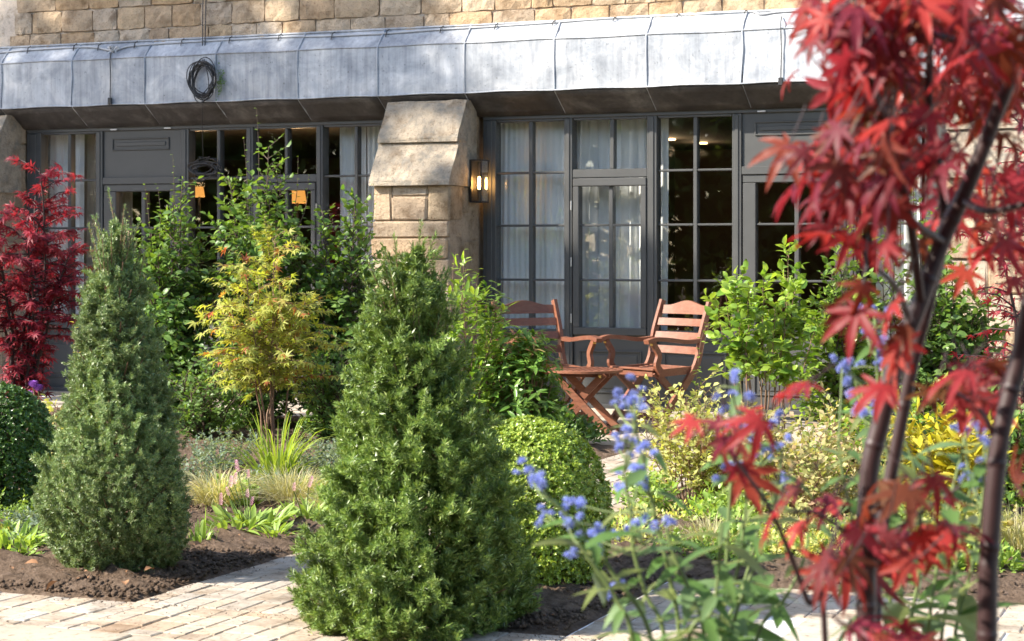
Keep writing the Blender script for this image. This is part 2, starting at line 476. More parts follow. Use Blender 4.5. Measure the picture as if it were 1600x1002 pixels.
def maple_tpl(lobes=7, droop=.25, wide=.17, valley=.30, fine=False, cup=0.):
    ang = {7: [-128, -84, -42, 0, 42, 84, 128], 5: [-88, -44, 0, 44, 88]}[lobes]
    ln = {7: [.42, .74, .95, 1., .95, .74, .42], 5: [.62, .9, 1., .9, .62]}[lobes]
    V = [(0, 0, 0)]; F = []
    def zf(x, y): r = math.hypot(x, y); return -droop * r * r + cup * abs(y)
    def P(a, r, dz=0.):
        x, y = r * math.cos(R(a)), r * math.sin(R(a)); V.append((x, y, zf(x, y) + dz)); return len(V) - 1
    for i, (a, l) in enumerate(zip(ang, ln)):
        aL = a + ((ang[i + 1] - a) / 2 if i + 1 < len(ang) else 24)
        aR = a - ((a - ang[i - 1]) / 2 if i else 24)
        vL, vR = P(aL, valley * (l ** .5)), P(aR, valley * (l ** .5))
        da = math.degrees(math.atan2(wide * l * .5, l * .5)) 
        wL, wR, t = P(a + da, l * .55), P(a - da, l * .55), P(a, l, -.05)
        if fine:
            m = P(a, l * .5, -.03); sL, sR = P(a + da * .42, l * .8), P(a - da * .42, l * .8)
            F += [(0, m, vL), (vL, m, wL), (wL, m, sL), (sL, m, t), (t, m, sR), (sR, m, wR), (wR, m, vR), (vR, m, 0)]
        else:
            F += [(0, wL, vL), (0, wR, wL), (0, vR, wR), (wL, wR, t)]
    return np.array(V, float), np.array(F)
def join_tpl(items):
    """items: (template, position, direction, up, size)"""
    Vs, Fs, o = [], [], 0
    for (TV, TF), p, d, u, s in items:
        Fm = frames(np.array([d], float), np.array([u], float))[0]
        Vs.append(TV @ Fm.T * s + np.array(p)); Fs.append(TF + o); o += len(TV)
    return np.concatenate(Vs), np.concatenate(Fs)
def needle_shoot(n=11, nl=.30, w=.22, ang=58, seed=0):
    r = np.random.default_rng(seed); it = []
    d0 = diamond(w)
    for i in range(n):
        s = (i + .5) / n
        for sg in (-1, 1):
            a = R(ang * (1 - .55 * s) + r.normal(0, 9))
            it.append((d0, (s * .92, 0, 0), (math.cos(a), sg * math.sin(a), .25 + r.normal(0, .15)), (-.3, sg * .1, 1), nl * (1 - .3 * s) * r.uniform(.8, 1.1)))
    it.append((diamond(.05), (0, 0, -.01), (1, 0, 0), (0, 0, 1), 1.))
    return join_tpl(it)
def rosette(k, tpl, pitch=35, seed=0, size=1.):
    r = np.random.default_rng(seed); it = []
    for i in range(k):
        a = i * 2.4 + r.normal(0, .2); p = R(pitch + r.normal(0, 10))
        d = (math.sin(p) , math.cos(p) * math.cos(a), math.cos(p) * math.sin(a))
        it.append((tpl, (r.uniform(-.12, .12), 0, 0), d, (1, -.3 * math.cos(a), -.3 * math.sin(a)), size * r.uniform(.75, 1.1)))
    return join_tpl(it)
T_OV = lean_leaf(.62, .12, .15)
T_OV2 = leaf_tpl(.62, (0, .3, .65, 1), (.1, .95, .85, 0), .14, .25)
T_LAN = leaf_tpl(.30, (0, .4, .75, 1), (.2, 1, .7, 0), .15, .2)
T_MAP5 = maple_tpl(5, .25, .17, .28)
T_MAP7 = maple_tpl(7, .3, .17, .28)
T_DIA = diamond(.3)

# ================================================================== GROUND
ground = put('ground', make_mesh('ground', [(-150, -150, -.10), (150, -150, -.10), (150, 150, -.10), (-150, 150, -.10)], [(0, 1, 2, 3)], M['soil']), kind='structure')
XL, XM, XR_, YF, YF2, YT = -3.65, -2.85, -2.08, -8.1, -7.0, -2.5     # edges of the beds and the terrace

def flat(name, x0, x1, y0, y1, z, mat):
    return put(name, make_mesh(name, [(x0, y0, z), (x1, y0, z), (x1, y1, z), (x0, y1, z)], [(0, 1, 2, 3)], mat), kind='structure')
front_path = flat('front_path', -9, 6, -10.3, YF + .0, -.0075, M['sand'])
right_path = flat('right_path', XR_, 6, YF, YF2, -.0077, M['sand'])
side_path = flat('side_path', XL, XM, YF, YT, -.0079, M['sand'])
terrace = flat('terrace', -11, 6, YT, .25, -.0081, M['sand'])

# stones of the paving share a few slightly uneven unit blocks
def unit_block(seed, ch=.06, jit=.02):
    r = np.random.default_rng(seed)
    j = lambda: r.uniform(-jit, jit)
    B = [(-.5 + j(), -.5 + j()), (.5 + j(), -.5 + j()), (.5 + j(), .5 + j()), (-.5 + j(), .5 + j())]
    V = [(x, y, -1) for x, y in B] + [(x, y, -.12) for x, y in B] + [(x * (1 - ch), y * (1 - ch), r.uniform(-.05, .02)) for x, y in B]
    F = [(0, 1, 5, 4), (1, 2, 6, 5), (2, 3, 7, 6), (3, 0, 4, 7), (4, 5, 9, 8), (5, 6, 10, 9), (6, 7, 11, 10), (7, 4, 8, 11), (8, 9, 10, 11)]
    return V, F
BLK = {}
for key, mt, ch, jit in (('sett', M['sett'], .09, .025), ('sett_grey', M['sett_grey'], .09, .025), ('slab', M['slab'], .012, .004)):
    BLK[key] = [make_mesh(key, *unit_block(i * 7 + 3, ch, jit), mt) for i in range(6)]
def stone_at(name, key, parent, x0, x1, y0, y1, gap=.004, th=.03, dz=.002):
    return put(name, random.choice(BLK[key]), parent, loc=((x0 + x1) / 2, (y0 + y1) / 2, random.uniform(-dz, dz)),
               scale=(x1 - x0 - gap, y1 - y0 - gap, th), rot=(random.uniform(-.006, .006), random.uniform(-.006, .006), random.uniform(-.004, .004)))
def band(parent, x0, x1, y0, y1, cw, l0, l1):
    """courses that run away from the facade, cw wide"""
    x = x0
    while x < x1 - .02:
        w = min(cw * random.uniform(.85, 1.2), x1 - x)
        if x1 - x - w < .04: w = x1 - x
        y = y0
        while y < y1 - .01:
            l = random.uniform(l0, l1)
            if y == y0: l *= random.uniform(.5, 1)
            if y1 - y - l < .05: l = y1 - y
            stone_at('sett', parent.get('stone', 'sett'), parent, x, x + w, y, y + l)
            y += l
        x += w
band(front_path, -5.4, -1.55, -8.58, YF, .10, .10, .17)
band(right_path, -2.07, .1, YF2 - .5, YF2, .10, .10, .17)
band(right_path, -2.07, -1.56, YF, YF2 - .5, .10, .10, .17)
side_path['stone'] = 'sett_grey'
band(side_path, XL, XM, YF, YT, .078, .16, .26)
def slabs(parent, x0, x1, y0, y1, w0, w1, h):
    y = y0
    while y < y1 - .05:
        hh = min(h * random.uniform(.8, 1.2), y1 - y)
        if y1 - y - hh < .15: hh = y1 - y
        x = x0 - random.uniform(0, .4)
        while x < x1:
            w = random.uniform(w0, w1); stone_at('slab', 'slab', parent, x, x + w, y, y + hh, .008, .03, .0015); x += w
        y += hh
slabs(front_path, -5.6, -1.55, -10.2, -8.58, .5, .95, .5)
slabs(right_path, -1.15, .6, -8.6, YF2 - .5, .5, .9, .55)
slabs(terrace, -5.1, .4, YT, -.16, .6, 1.0, .6)
slabs(terrace, -9.5, -5.3, -1.55, -.16, .6, 1.0, .6)

# soil beds: a lumpy sheet with loose clods on it
def bed(name, x0, x1, y0, y1, step=.035):
    nx, ny = int((x1 - x0) / step) + 1, int((y1 - y0) / step) + 1
    X, Y = np.meshgrid(np.linspace(x0, x1, nx), np.linspace(y0, y1, ny))
    P = np.stack([X, Y, X * 0], -1).reshape(-1, 3)
    e = np.minimum.reduce([P[:, 0] - x0, x1 - P[:, 0], P[:, 1] - y0, y1 - P[:, 1]])
    k = np.clip(e / .35, 0, 1) ** .6
    z = -.012 + k * (.05 + .022 * lump(P, 5) + .016 * lump(P, 19, 8, 6) + .012 * lump(P, 55, 8, 11)) + .008 * lump(P, 90, 6, 3) * np.clip(e / .05, 0, 1)
    P[:, 2] = z
    i = np.arange(nx * ny).reshape(ny, nx)
    F = np.stack([i[:-1, :-1], i[:-1, 1:], i[1:, 1:], i[1:, :-1]], -1).reshape(-1, 4)
    return put(name, make_mesh(name, P, F, M['soil'], True), kind='structure')
bed_a = bed('planting_bed', -8.6, XL - .004, YF + .004, YT)
bed_a2 = bed('planting_bed', -8.6, -5.35, YT + .002, -1.6, .08)
bed_b = bed('planting_bed', XM + .004, XR_ - .004, YF + .004, YF2 - .002)
bed_c = bed('planting_bed', XM + .004, 1.6, YF2 + .004, YT, .045)
bed_d = bed('planting_bed', -3.0, 1.0, -12.6, -10.32, .08)
_ico = [(0, 0, 1)] + [(.894 * math.cos(a * 1.2566), .894 * math.sin(a * 1.2566), .447) for a in range(5)] + [(.894 * math.cos(a * 1.2566 + .628), .894 * math.sin(a * 1.2566 + .628), -.447) for a in range(5)] + [(0, 0, -1)]
_icoF = [(0, 1 + a, 1 + (a + 1) % 5) for a in range(5)] + [(1 + a, 6 + a, 1 + (a + 1) % 5) for a in range(5)] + [(1 + (a + 1) % 5, 6 + a, 6 + (a + 1) % 5) for a in range(5)] + [(11, 6 + (a + 1) % 5, 6 + a) for a in range(5)]
def clods(name, parent, regions):
    Vs, Fs, o = [], [], 0
    I = np.array(_ico); IF = np.array(_icoF)
    for (x0, x1, y0, y1, n) in regions:
        for _ in range(n):
            r = .003 + .011 * rng.random() ** 2.6
            p = np.array([rng.uniform(x0 + .02, x1 - .02), rng.uniform(y0 + .02, y1 - .02), 0.])
            e = min(p[0] - x0, x1 - p[0], p[1] - y0, y1 - p[1])
            p[2] = .035 * min(1, (e / .35)) ** .6 + r * .3
            Vs.append(I * r * rng.uniform(.55, 1.25, (12, 3)) * np.array([1, 1, .8]) + p); Fs.append(IF + o); o += 12
    return put(name, make_mesh(name, np.concatenate(Vs), np.concatenate(Fs), M['soil']), parent, kind='stuff')
clods('clod', bed_a, [(-5.0, XL, YF, YF + 1.2, 7000), (-5.0, XL, YF + 1.2, YF + 2.4, 1600)])
clods('clod', bed_b, [(XM, XR_, YF, YF2, 3000)])
clods('clod', bed_c, [(-2.6, .2, YF2, YF2 + 1.1, 3600)])

def litter(name, parent, mat, n, regions, size, z):
    P = []
    for (x0, x1, y0, y1, k) in regions: P.append(np.stack([rng.uniform(x0, x1, k), rng.uniform(y0, y1, k), np.full(k, z)], 1))
    P = np.concatenate(P); k = len(P)
    return cloud(name, lean_leaf(.5, .2, .3), P, rng.normal(0, 1, (k, 3)) * [1, 1, .15], np.array([0, 0, 1.]) + rng.normal(0, .3, (k, 3)), size * rng.uniform(.5, 1.3, k), mat, parent)
litter('leaf_litter', bed_a, M['dead_leaf'], 0, [(-5.2, XL - .03, YF + .03, YF + 2., 240)], .015, .055)
litter('leaf_litter', bed_c, M['dead_leaf'], 0, [(-2.7, .2, YF2 + .03, YF2 + 1.6, 260)], .015, .055)
litter('leaf_litter', bed_b, M['dead_leaf'], 0, [(XM + .03, XR_ - .03, YF + .03, YF2, 70)], .015, .055)
litter('path_debris', front_path, M['soil'], 0, [(-5.2, -1.6, YF - .10, YF - .0, 500), (-5.2, -1.6, YF - .5, YF, 160)], .010, .004)
litter('path_debris', side_path, M['soil'], 0, [(XL, XL + .10, YF, YT, 500), (XL, XM, YF, YT, 200)], .010, .004)
litter('path_debris', right_path, M['soil'], 0, [(-2.05, .1, YF2 - .08, YF2, 420), (-2.05, .1, YF2 - .5, YF2, 140)], .010, .004)

# ================================================================== BUILDING
bld = thing('stone_building', 'honey stone building with a lead clad canopy over long grey glazed screens', 'building')
YW = -.16                                             # face of the upper wall
# --- upper wall, stone by stone
core = MB(); core.box(-13, 4, YW + .024, .5, 2.80, 5.6)
wall = core.put('upper_wall', M['mortar'], bld)
def wall_stone(x0, x1, z0, z1, parent, yf, mat=None, nx=5, nz=3, depth=.05, rough=.008, name='stone'):
    g = .0035
    xs = np.linspace(x0 + g, x1 - g, nx + 1); zs = np.linspace(z0 + g, z1 - g, nz + 1)
    V = []; 
    yo = yf - rng.uniform(0, .010)
    for k, z in enumerate(zs):
        for i, x in enumerate(xs):
            ex, ez = min(i, nx - i), min(k, nz - k)
            dx = rng.normal(0, .004) if ex else rng.normal(0, .0022); dz = rng.normal(0, .003)
            cr = .005 if (ex == 0 and ez == 0) else 0
            y = yo + (.009 if (ex == 0 or ez == 0) else 0) + rng.normal(0, rough * .45)
            V.append((x + dx + (cr if i == 0 else -cr if i == nx else 0), y, z + dz + (cr if k == 0 else -cr if k == nz else 0)))
    W = nx + 1; F = []
    for k in range(nz):
        for i in range(nx):
            a = k * W + i; F.append((a, a + 1, a + W + 1, a + W))
    b = len(V); rim = [i for i in range(W)] + [k * W + nx for k in range(1, nz + 1)] + [nz * W + i for i in range(nx - 1, -1, -1)] + [k * W for k in range(nz - 1, 0, -1)]
    for r_ in rim: V.append((V[r_][0], yf + depth, V[r_][2]))
    n = len(rim)
    for q in range(n): F.append((rim[(q + 1) % n], rim[q], b + q, b + (q + 1) % n))
    return put(name, make_mesh(name, V, F, mat or M['stone'], False), parent)
z = 2.885
rows = [.175, .185, .165, .15, .18, .17]
for ri, h in enumerate(rows):
    x = -10.2 + rng.uniform(0, .2)
    while x < -.6:
        w = rng.choice([.17, .22, .26, .29, .33, .38]) * rng.uniform(.9, 1.1)
        wall_stone(x, x + w, z, z + h, wall, YW)
        x += w
    z += h

# --- lead canopy: sloping top, upright face, sloping underside, sheet by sheet
can = put('lead_canopy', None, bld)
YC = -.30; ZB, ZT = 2.42, 2.805
seam_px = [-118, 2, 112, 226, 337, 465, 590, 726, 866, 1010, 1160, 1310, 1465, 1620]
sx = [xw(p, YC) for p in seam_px]
prof_top = ((YC, ZT), (YW + .0, ZT + .148))
prof_face = ((YC, ZB), (YC, ZT))
prof_sof = ((YC + .012, ZB - .004), (-.055, 2.262))
def sheet(name, x0, x1, p, mat, nx=6, nz=4, amp=.004, off=0.):
    V = []; 
    (y0, z0), (y1, z1) = p
    L = math.hypot(y1 - y0, z1 - z0); ny, nz_ = -(z1 - z0) / L, (y1 - y0) / L
    for k in range(nz + 1):
        for i in range(nx + 1):
            s, t = i / nx, k / nz
            d = amp * (lump(np.array([x0 + (x1 - x0) * s, 3 * t, z0]), 5) ) * math.sin(math.pi * min(1, max(0, t))) + off
            V.append((x0 + (x1 - x0) * s, y0 + (y1 - y0) * t + ny * d, z0 + (z1 - z0) * t + nz_ * d))
    n = len(V)
    V += [(v[0], v[1] - ny * .006, v[2] - nz_ * .006) for v in V]
    V += V[:n]; rim_ = 2 * n
    W = nx + 1; F = []
    for k in range(nz):
        for i in range(nx):
            a = k * W + i; F.append((a, a + 1, a + W + 1, a + W)); F.append((n + a, n + a + W, n + a + W + 1, n + a + 1))
    Q = lambda a: rim_ + a
    for i in range(nx): F.append((Q(i + 1), Q(i), n + i, n + i + 1)); a = nz * W + i; F.append((Q(a), Q(a + 1), n + a + 1, n + a))
    for k in range(nz): a = k * W; F.append((Q(a), Q(a + W), n + a + W, n + a)); a += nx; F.append((Q(a + W), Q(a), n + a, n + a + W))
    return put(name, make_mesh(name, V, F, mat, True), can)
for i in range(len(sx) - 1):
    a, b = sx[i] + .004, sx[i + 1] - .004
    sheet('top_sheet', a, b, prof_top, M['lead'])
    sheet('face_sheet', a, b, prof_face, M['lead'], amp=.006)
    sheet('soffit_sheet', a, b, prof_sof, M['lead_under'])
for i, x in enumerate(sx):                            # rolled seams between the sheets
    m = MB(); j = rng.normal(0, .006)
    m.tube([(x + j, YC - .002, ZB + .006), (x + j * .4, YC - .003, ZB + .12), (x - j * .5, YC - .003, ZB + .25), (x, YC - .002, ZT - .012), (x, YC + .006, ZT + .008), (x + j * .5, (YC + YW) / 2, ZT + .078), (x, YW - .004, ZT + .148)], [.007, .0075, .0075, .008, .008, .0085, .008], 6)
    m.put('rolled_seam', M['lead'], can, True)
    m = MB(); m.tube([(x, YC + .008, ZB - .004), (x + .004, -.06, 2.264)], .005, 5); m.put('soffit_seam', M['lead'], can, True)
xs = np.linspace(sx[0], sx[-1], 90)
m = MB(); m.tube([(x, YC - .004, ZB + .004 + .004 * math.sin(x * 9)) for x in xs], .006, 5); m.put('drip_edge', M['lead'], can, True)
m = MB(); m.tube([(x, YC - .002, ZT + .003 * math.sin(x * 7)) for x in xs], .0055, 5); m.put('top_edge', M['lead'], can, True)
m = MB(); m.tube([(x, YW - .006, ZT + .15) for x in xs], .010, 5); m.put('wall_flashing', M['lead'], can, True)
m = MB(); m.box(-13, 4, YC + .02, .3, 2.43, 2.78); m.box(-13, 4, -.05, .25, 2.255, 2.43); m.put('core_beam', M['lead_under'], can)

# --- buttresses
def stone_block(x0, x1, y0, y1, z0, z1, parent, mat, name='stone', ch=.012):
    m = MB(); m.box(x0, x1, y0, y1, z0, z1, ch)
    V = np.array(m.V); V += rng.normal(0, .0035, V.shape); m.V = [tuple(v) for v in V]
    return m.put(name, mat, parent)
def buttress(xr, w=.66, rough_side=True, dz=0., dy=0.):
    p = put('buttress', None, bld)
    x0, x1 = xr - w, xr
    def cap(zl, zh, yl, yh, lip):
        """a sloping weathering stone, broken into a small grid so its face can undulate"""
        nx, nk = 8, 5
        V, F = [], []
        for k in range(nk + 1):
            t = k / nk
            for i in range(nx + 1):
                s = i / nx; e = .008 if i in (0, nx) or k == 0 else 0
                dd = .007 * lump(np.array([x0 + w * s, t * 2, zl]), 9) if 0 < i < nx else 0
                V.append((x0 - .004 + (w + .008) * s + rng.normal(0, .002), yl + (yh - yl) * t + e + dd, zl + (zh - zl) * t + rng.normal(0, .0025)))
        W = nx + 1; n = len(V)
        for k in range(nk):
            for i in range(nx): a = k * W + i; F.append((a, a + 1, a + W + 1, a + W))
        # underside and back
        V += [(x0 - .004, yl + .004, zl - lip), (x1 + .004, yl + .004, zl - lip), (x0 - .004, -.10, zl - lip), (x1 + .004, -.10, zl - lip), (x0 - .004, -.10, zh), (x1 + .004, -.10, zh)]
        F += [tuple([n + 1] + [i for i in range(nx, -1, -1)] + [n]), (n, n + 2, n + 3, n + 1), (n + 2, n + 4, n + 5, n + 3)]
        F += [tuple([n] + [k * W for k in range(nk + 1)] + [n + 4, n + 2]), tuple([n + 1, n + 3, n + 5] + [k * W + nx for k in range(nk, -1, -1)])]
        F += [tuple([nk * W + i for i in range(nx + 1)] + [n + 5, n + 4])]
        put('cap_stone', make_mesh('cap_stone', V, F, M['cap']), p)
    cap(2.075 + dz, 2.37 + dz, -.488 + dy, -.305 + dy, .032)
    cap(1.745 + dz, 2.045 + dz, -.640 + dy, -.452 + dy, .036)
    yf = -.585 + dy
    stone_block(x0 + .012, x0 + .16, yf, yf + .25, 1.445, 1.714, p, M['stone'])
    stone_block(x0 + .166, x0 + .46, yf + .006, yf + .25, 1.632, 1.714, p, M['stone'])
    stone_block(x0 + .166, x0 + .46, yf, yf + .25, 1.445, 1.626, p, M['rubble'])
    stone_block(x0 + .466, x1 - .012, yf, yf + .25, 1.445, 1.714, p, M['rubble'])
    stone_block(x0 + .004, x1 - .02, yf - .004, yf + .25, 1.315, 1.439, p, M['stone'])
    stone_block(x0 + .0, x1 - .03, yf - .018, yf + .25, 1.16, 1.309, p, M['stone'])
    zz = 1.16
    while zz > .05:
        h = min(rng.uniform(.17, .26), zz + .05); c = rng.uniform(.3, .7) * w
        stone_block(x0 + .01, x0 + c - .004, yf, yf + .25, zz - h, zz - .006, p, M['stone'])
        stone_block(x0 + c + .003, x1 - .012, yf, yf + .25, zz - h, zz - .006, p, M['stone'])
        zz -= h
    # the flank: coarse stones behind the front ones, front line following the slope
    zs = [-.05, .28, .55, .80, 1.05, 1.30, 1.50, 1.714]
    for a, b in zip(zs[:-1], zs[1:]):
        f = yf + .255; k = f + rng.uniform(.12, .2)
        stone_block(x0 + .016, x1 - .012 + rng.uniform(-.006, .004), f, k, a, b - .006, p, M['rubble'], ch=.01)
        stone_block(x0 + .016, x1 - .010 + rng.uniform(-.006, .004), k + .004, -.03, a, b - .006, p, M['rubble'], ch=.01)
    m = MB(); m.box(x0 + .022, x1 - .02, -.31 + dy, .1, 1.70, 2.36); m.box(x0 + .022, x1 - .018, yf + .02, .12, -.05, 1.71)
    m.prism([(-.29 + dy, 2.355), (-.09, 2.355), (-.09, 1.716), (-.60 + dy, 1.716), (-.60 + dy, 1.75)], x0 + .018, x1 - .014)
    m.put('core_wall', M['rubble'], p)
    for a, b in ((1.72, 1.92), (1.925, 2.13), (2.135, 2.36)):
        stone_block(x1 - .03, x1 - .002 + rng.uniform(-.005, .004), -.24, -.03, a, b, p, M['rubble'], ch=.008)
    return p
XB = xw(752)
buttress(XB)
XB2 = xw(1480, -.45) + .66
buttress(XB2)
XB0 = xw(44)
buttress(XB0)

# --- glazed screens
ZL = dict(head=2.262, top=2.21, bar=(1.816, 1.409, .991), bot=.615, sill=.575, ptop=.457, pbot=.135, base=.02)
YG = .03                                              # glass plane
def screen(px0, px1, label):
    s = put('window_screen', None, bld); 
    x0, x1 = xw(px0), xw(px1)
    m = MB(); m.box(x0, x1, -.035, .09, ZL['top'] + .018, ZL['head'], .004); m.put('head_rail', M['paint'], s)
    m = MB(); m.box(x0, x1, -.075, .09, -.02, .055, .006); m.put('plinth', M['paint'], s)
    m = MB(); m.box(x0, x1, -.15, -.078, -.03, .024, .006); m.put('stone_sill', M['slab'], s)
    return s
def post(s, p0, p1, z0=.056, z1=2.227, y0=-.03, name='mullion'):
    m = MB(); m.box(xw(p0), xw(p1), y0, .08, z0, z1, .004)
    w = xw(p1) - xw(p0)
    if w > .05: m.box(xw(p0) + w * .3, xw(p1) - w * .3, y0 - .008, y0 + .004, z0 + .01, z1 - .01, .003)
    return m.put(name, M['paint'], s)
def pane(s, x0, x1, z0, z1):
    m = MB(); m.box(x0 - .004, x1 + .004, YG - .002, YG + .002, z0 - .004, z1 + .004)
    t = rng.normal(0, .0022, 2)
    o = m.put('pane', M['glass'], s)
    c = Vector(((x0 + x1) / 2, YG, (z0 + z1) / 2))
    o.data.transform(Matrix.Translation(-c)); o.location = c; o.rotation_euler = (t[0], 0, t[1])
def rail(s, x0, x1, z0, z1, y0=-.012, name='glazing_bar'):
    m = MB(); m.box(x0, x1, y0, .06, z0, z1, .004); m.put(name, M['paint'], s)
def glazed(s, cols, bars, top, bot):
    """cols: pairs of pixel columns; bars between panes"""
    X = [(xw(a), xw(b)) for a, b in cols]
    for (a, b), (c, d) in zip(X[:-1], X[1:]):
        rail(s, b, c, bot, top)
    zs = [top] + [v for b_ in bars for v in (b_ + .0085, b_ - .0085)] + [bot]
    for a, b in X:
        for b_ in bars: rail(s, a + .0005, b - .0005, b_ - .0085, b_ + .0085, -.010)
        for k in range(0, len(zs), 2): pane(s, a, b, zs[k + 1], zs[k])
def below(s, a, b, panels=1):
    """solid boarded part under the glass with a recessed moulded panel"""
    m = MB(); m.box(a, b, -.006, .06, .055, ZL['bot'] - .001); m.put('apron', M['paint'], s)
    rail(s, a - .02, b + .02, ZL['sill'] - .03, ZL['bot'] - .002, -.026, 'bottom_rail')
    c, d = a + .045, b - .045
    moulded(s, c, d, ZL['pbot'], ZL['ptop'])
def moulded(s, c, d, z0, z1, y=-.006):
    m = MB(); t = .012
    m.box(c, d, y - .012, y + .01, z1 - t, z1, .003); m.box(c, d, y - .012, y + .01, z0, z0 + t, .003)
    m.box(c, c + t, y - .0115, y + .01, z0 + t, z1 - t, .003); m.box(d - t, d, y - .0115, y + .01, z0 + t, z1 - t, .003)
    m.put('panel_moulding', M['paint'], s)
    m = MB(); m.box(c + .035, d - .035, y - .008, y + .01, z0 + .035, z1 - .035, .004); m.put('raised_panel', M['paint'], s)
def bay(s, cols):
    glazed(s, cols, ZL['bar'], ZL['top'], ZL['bot'])
    below(s, xw(cols[0][0]), xw(cols[-1][1]))
    rail(s, xw(cols[0][0]) + .001, xw(cols[-1][1]) - .001, ZL['top'], ZL['top'] + .02, -.02, 'top_rail')
def casement(s, cols, gl, hinge_left=True):
    a, b = xw(cols[0][0]), xw(cols[-1][1])
    glazed(s, cols, (), ZL['top'], 1.835)
    rail(s, a + .001, b - .001, ZL['top'], ZL['top'] + .02, -.02, 'top_rail')
    rail(s, a - .004, b + .004, 1.77, 1.834, -.028, 'transom')
    g0, g1 = xw(gl[0][0]), xw(gl[-1][1])
    def fr(x0, x1, z0, z1):
        m = MB(); m.box(x0, x1, -.04, .05, z0, z1, .005); m.put('casement_rail', M['paint'], s)
    fr(a, b, 1.705, 1.765); fr(a, b, .575, .632); fr(a, g0, .633, 1.704); fr(g1, b, .633, 1.704)
    glazed(s, gl, ZL['bar'][1:], 1.704, .633)
    for zz in (1.56, .70, 1.13):
        m = MB(); hx = a - .012 if hinge_left else b + .012
        m.tube([(hx, -.042, zz - .035), (hx, -.042, zz + .035)], .006, 6); m.put('hinge', M['steel'], s, True)
    m = MB(); m.box(a, b, -.006, .06, .055, .5745); m.put('apron', M['paint'], s)
    moulded(s, a + .045, b - .045, ZL['pbot'], ZL['ptop'])
def door(s, p0, p1, gl, panel):
    a, b = xw(p0), xw(p1)
    m = MB(); m.box(a, b, -.012, .06, 1.80, 2.228); m.put('transom_panel', M['paint'], s)
    moulded(s, xw(panel[0]), xw(panel[1]), 2.06, 2.165, -.012)
    rail(s, a, b, 1.775, 1.835, -.034, 'transom')
    g0, g1 = xw(gl[0][0]), xw(gl[-1][1])
    zt = 1.715
    for q in ((a + .004, b - .004, zt, 1.774), (a + .004, g0, .57, zt - .001), (g1, b - .004, .57, zt - .001)):
        m = MB(); m.box(q[0], q[1], -.022, .05, q[2], q[3], .005); m.put('door_stile', M['paint'], s)
    m = MB(); m.box(a + .004, b - .004, -.02, .05, .056, .569, .005); m.put('door_leaf', M['paint'], s)
    moulded(s, a + .09, b - .09, .15, .46, -.02)
    glazed(s, gl, ZL['bar'][1:], zt - .001, .57)
    m = MB(); hx = a + .05
    m.box(hx - .02, hx + .02, -.03, -.02, .82, 1.0, .004); m.tube([(hx, -.028, .93), (hx, -.07, .93), (hx + .1, -.075, .93)], .008, 6)
    m.put('door_handle', M['bronze'], s)

s = screen(757, 1500, '')
post(s, 757, 777, name='jamb'); bay(s, [(778, 827), (833, 883)])
post(s, 883.4, 896); casement(s, [(897.5, 954), (960, 1012)], [(907, 952), (958.5, 1003)])
post(s, 1012.6, 1028); bay(s, [(1029, 1084), (1090, 1145)])
post(s, 1145.5, 1160); door(s, 1160.5, 1324, [(1182, 1242), (1249, 1305)], (1180, 1306))
post(s, 1324.5, 1339); bay(s, [(1340, 1390), (1396, 1446)]); post(s, 1446.5, 1500, name='jamb')
s = screen(45, 640, '')
post(s, 45, 67, name='jamb'); bay(s, [(68, 107), (112, 152)])
post(s, 152.4, 163); door(s, 163.5, 284.6, [(183, 222), (228, 267)], (177, 266))
post(s, 285, 297.6); bay(s, [(298, 340), (345, 387)])
post(s, 387.4, 398); casement(s, [(399, 446), (450.5, 496)], [(407, 446), (451, 489)], False)
post(s, 496.6, 507); bay(s, [(507.6, 555), (560, 608)]); post(s, 608.4, 640, name='jamb')

# --- the rooms behind, one dark shell
room = put('room', None, bld)
def shell(name, mat, *q): m = MB(); m.box(*q); m.put(name, mat, room)
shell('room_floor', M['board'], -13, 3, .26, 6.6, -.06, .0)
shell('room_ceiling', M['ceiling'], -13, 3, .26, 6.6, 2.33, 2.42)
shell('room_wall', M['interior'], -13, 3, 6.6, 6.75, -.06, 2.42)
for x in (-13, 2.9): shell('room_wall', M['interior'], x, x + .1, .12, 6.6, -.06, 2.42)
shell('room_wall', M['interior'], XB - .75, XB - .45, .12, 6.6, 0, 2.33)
m = MB(); m.box(-13.2, 4, .55, 6.9, 4.2, 4.3); m.box(-13.2, 4, 6.77, 6.9, -.1, 4.2); m.box(-13.2, -13.02, .1, 6.76, -.1, 4.2); m.box(3.02, 3.2, .1, 6.76, -.1, 4.2); m.put('roof', M['mortar'], bld)
for a, b in ((-13.0, XB0 - .62), (XB2 - .62, 3.1)):   # plain walling beyond the outer buttresses
    m = MB(); m.box(a, b, -.12, .12, -.1, 2.30); p = m.put('lower_wall', M['mortar'], bld)
    z = 0.
    while z < 2.2:
        h = rng.uniform(.16, .2)
        if z + h > 2.25: h = 2.27 - z
        x = a
        lim = b if a < -8 else min(b, .2)
        if a < -8: x = b - 1.6
        while x < lim - .1:
            w = min(rng.uniform(.2, .42), lim - x); wall_stone(x, x + w, z, z + h, p, -.13); x += w
        z += h

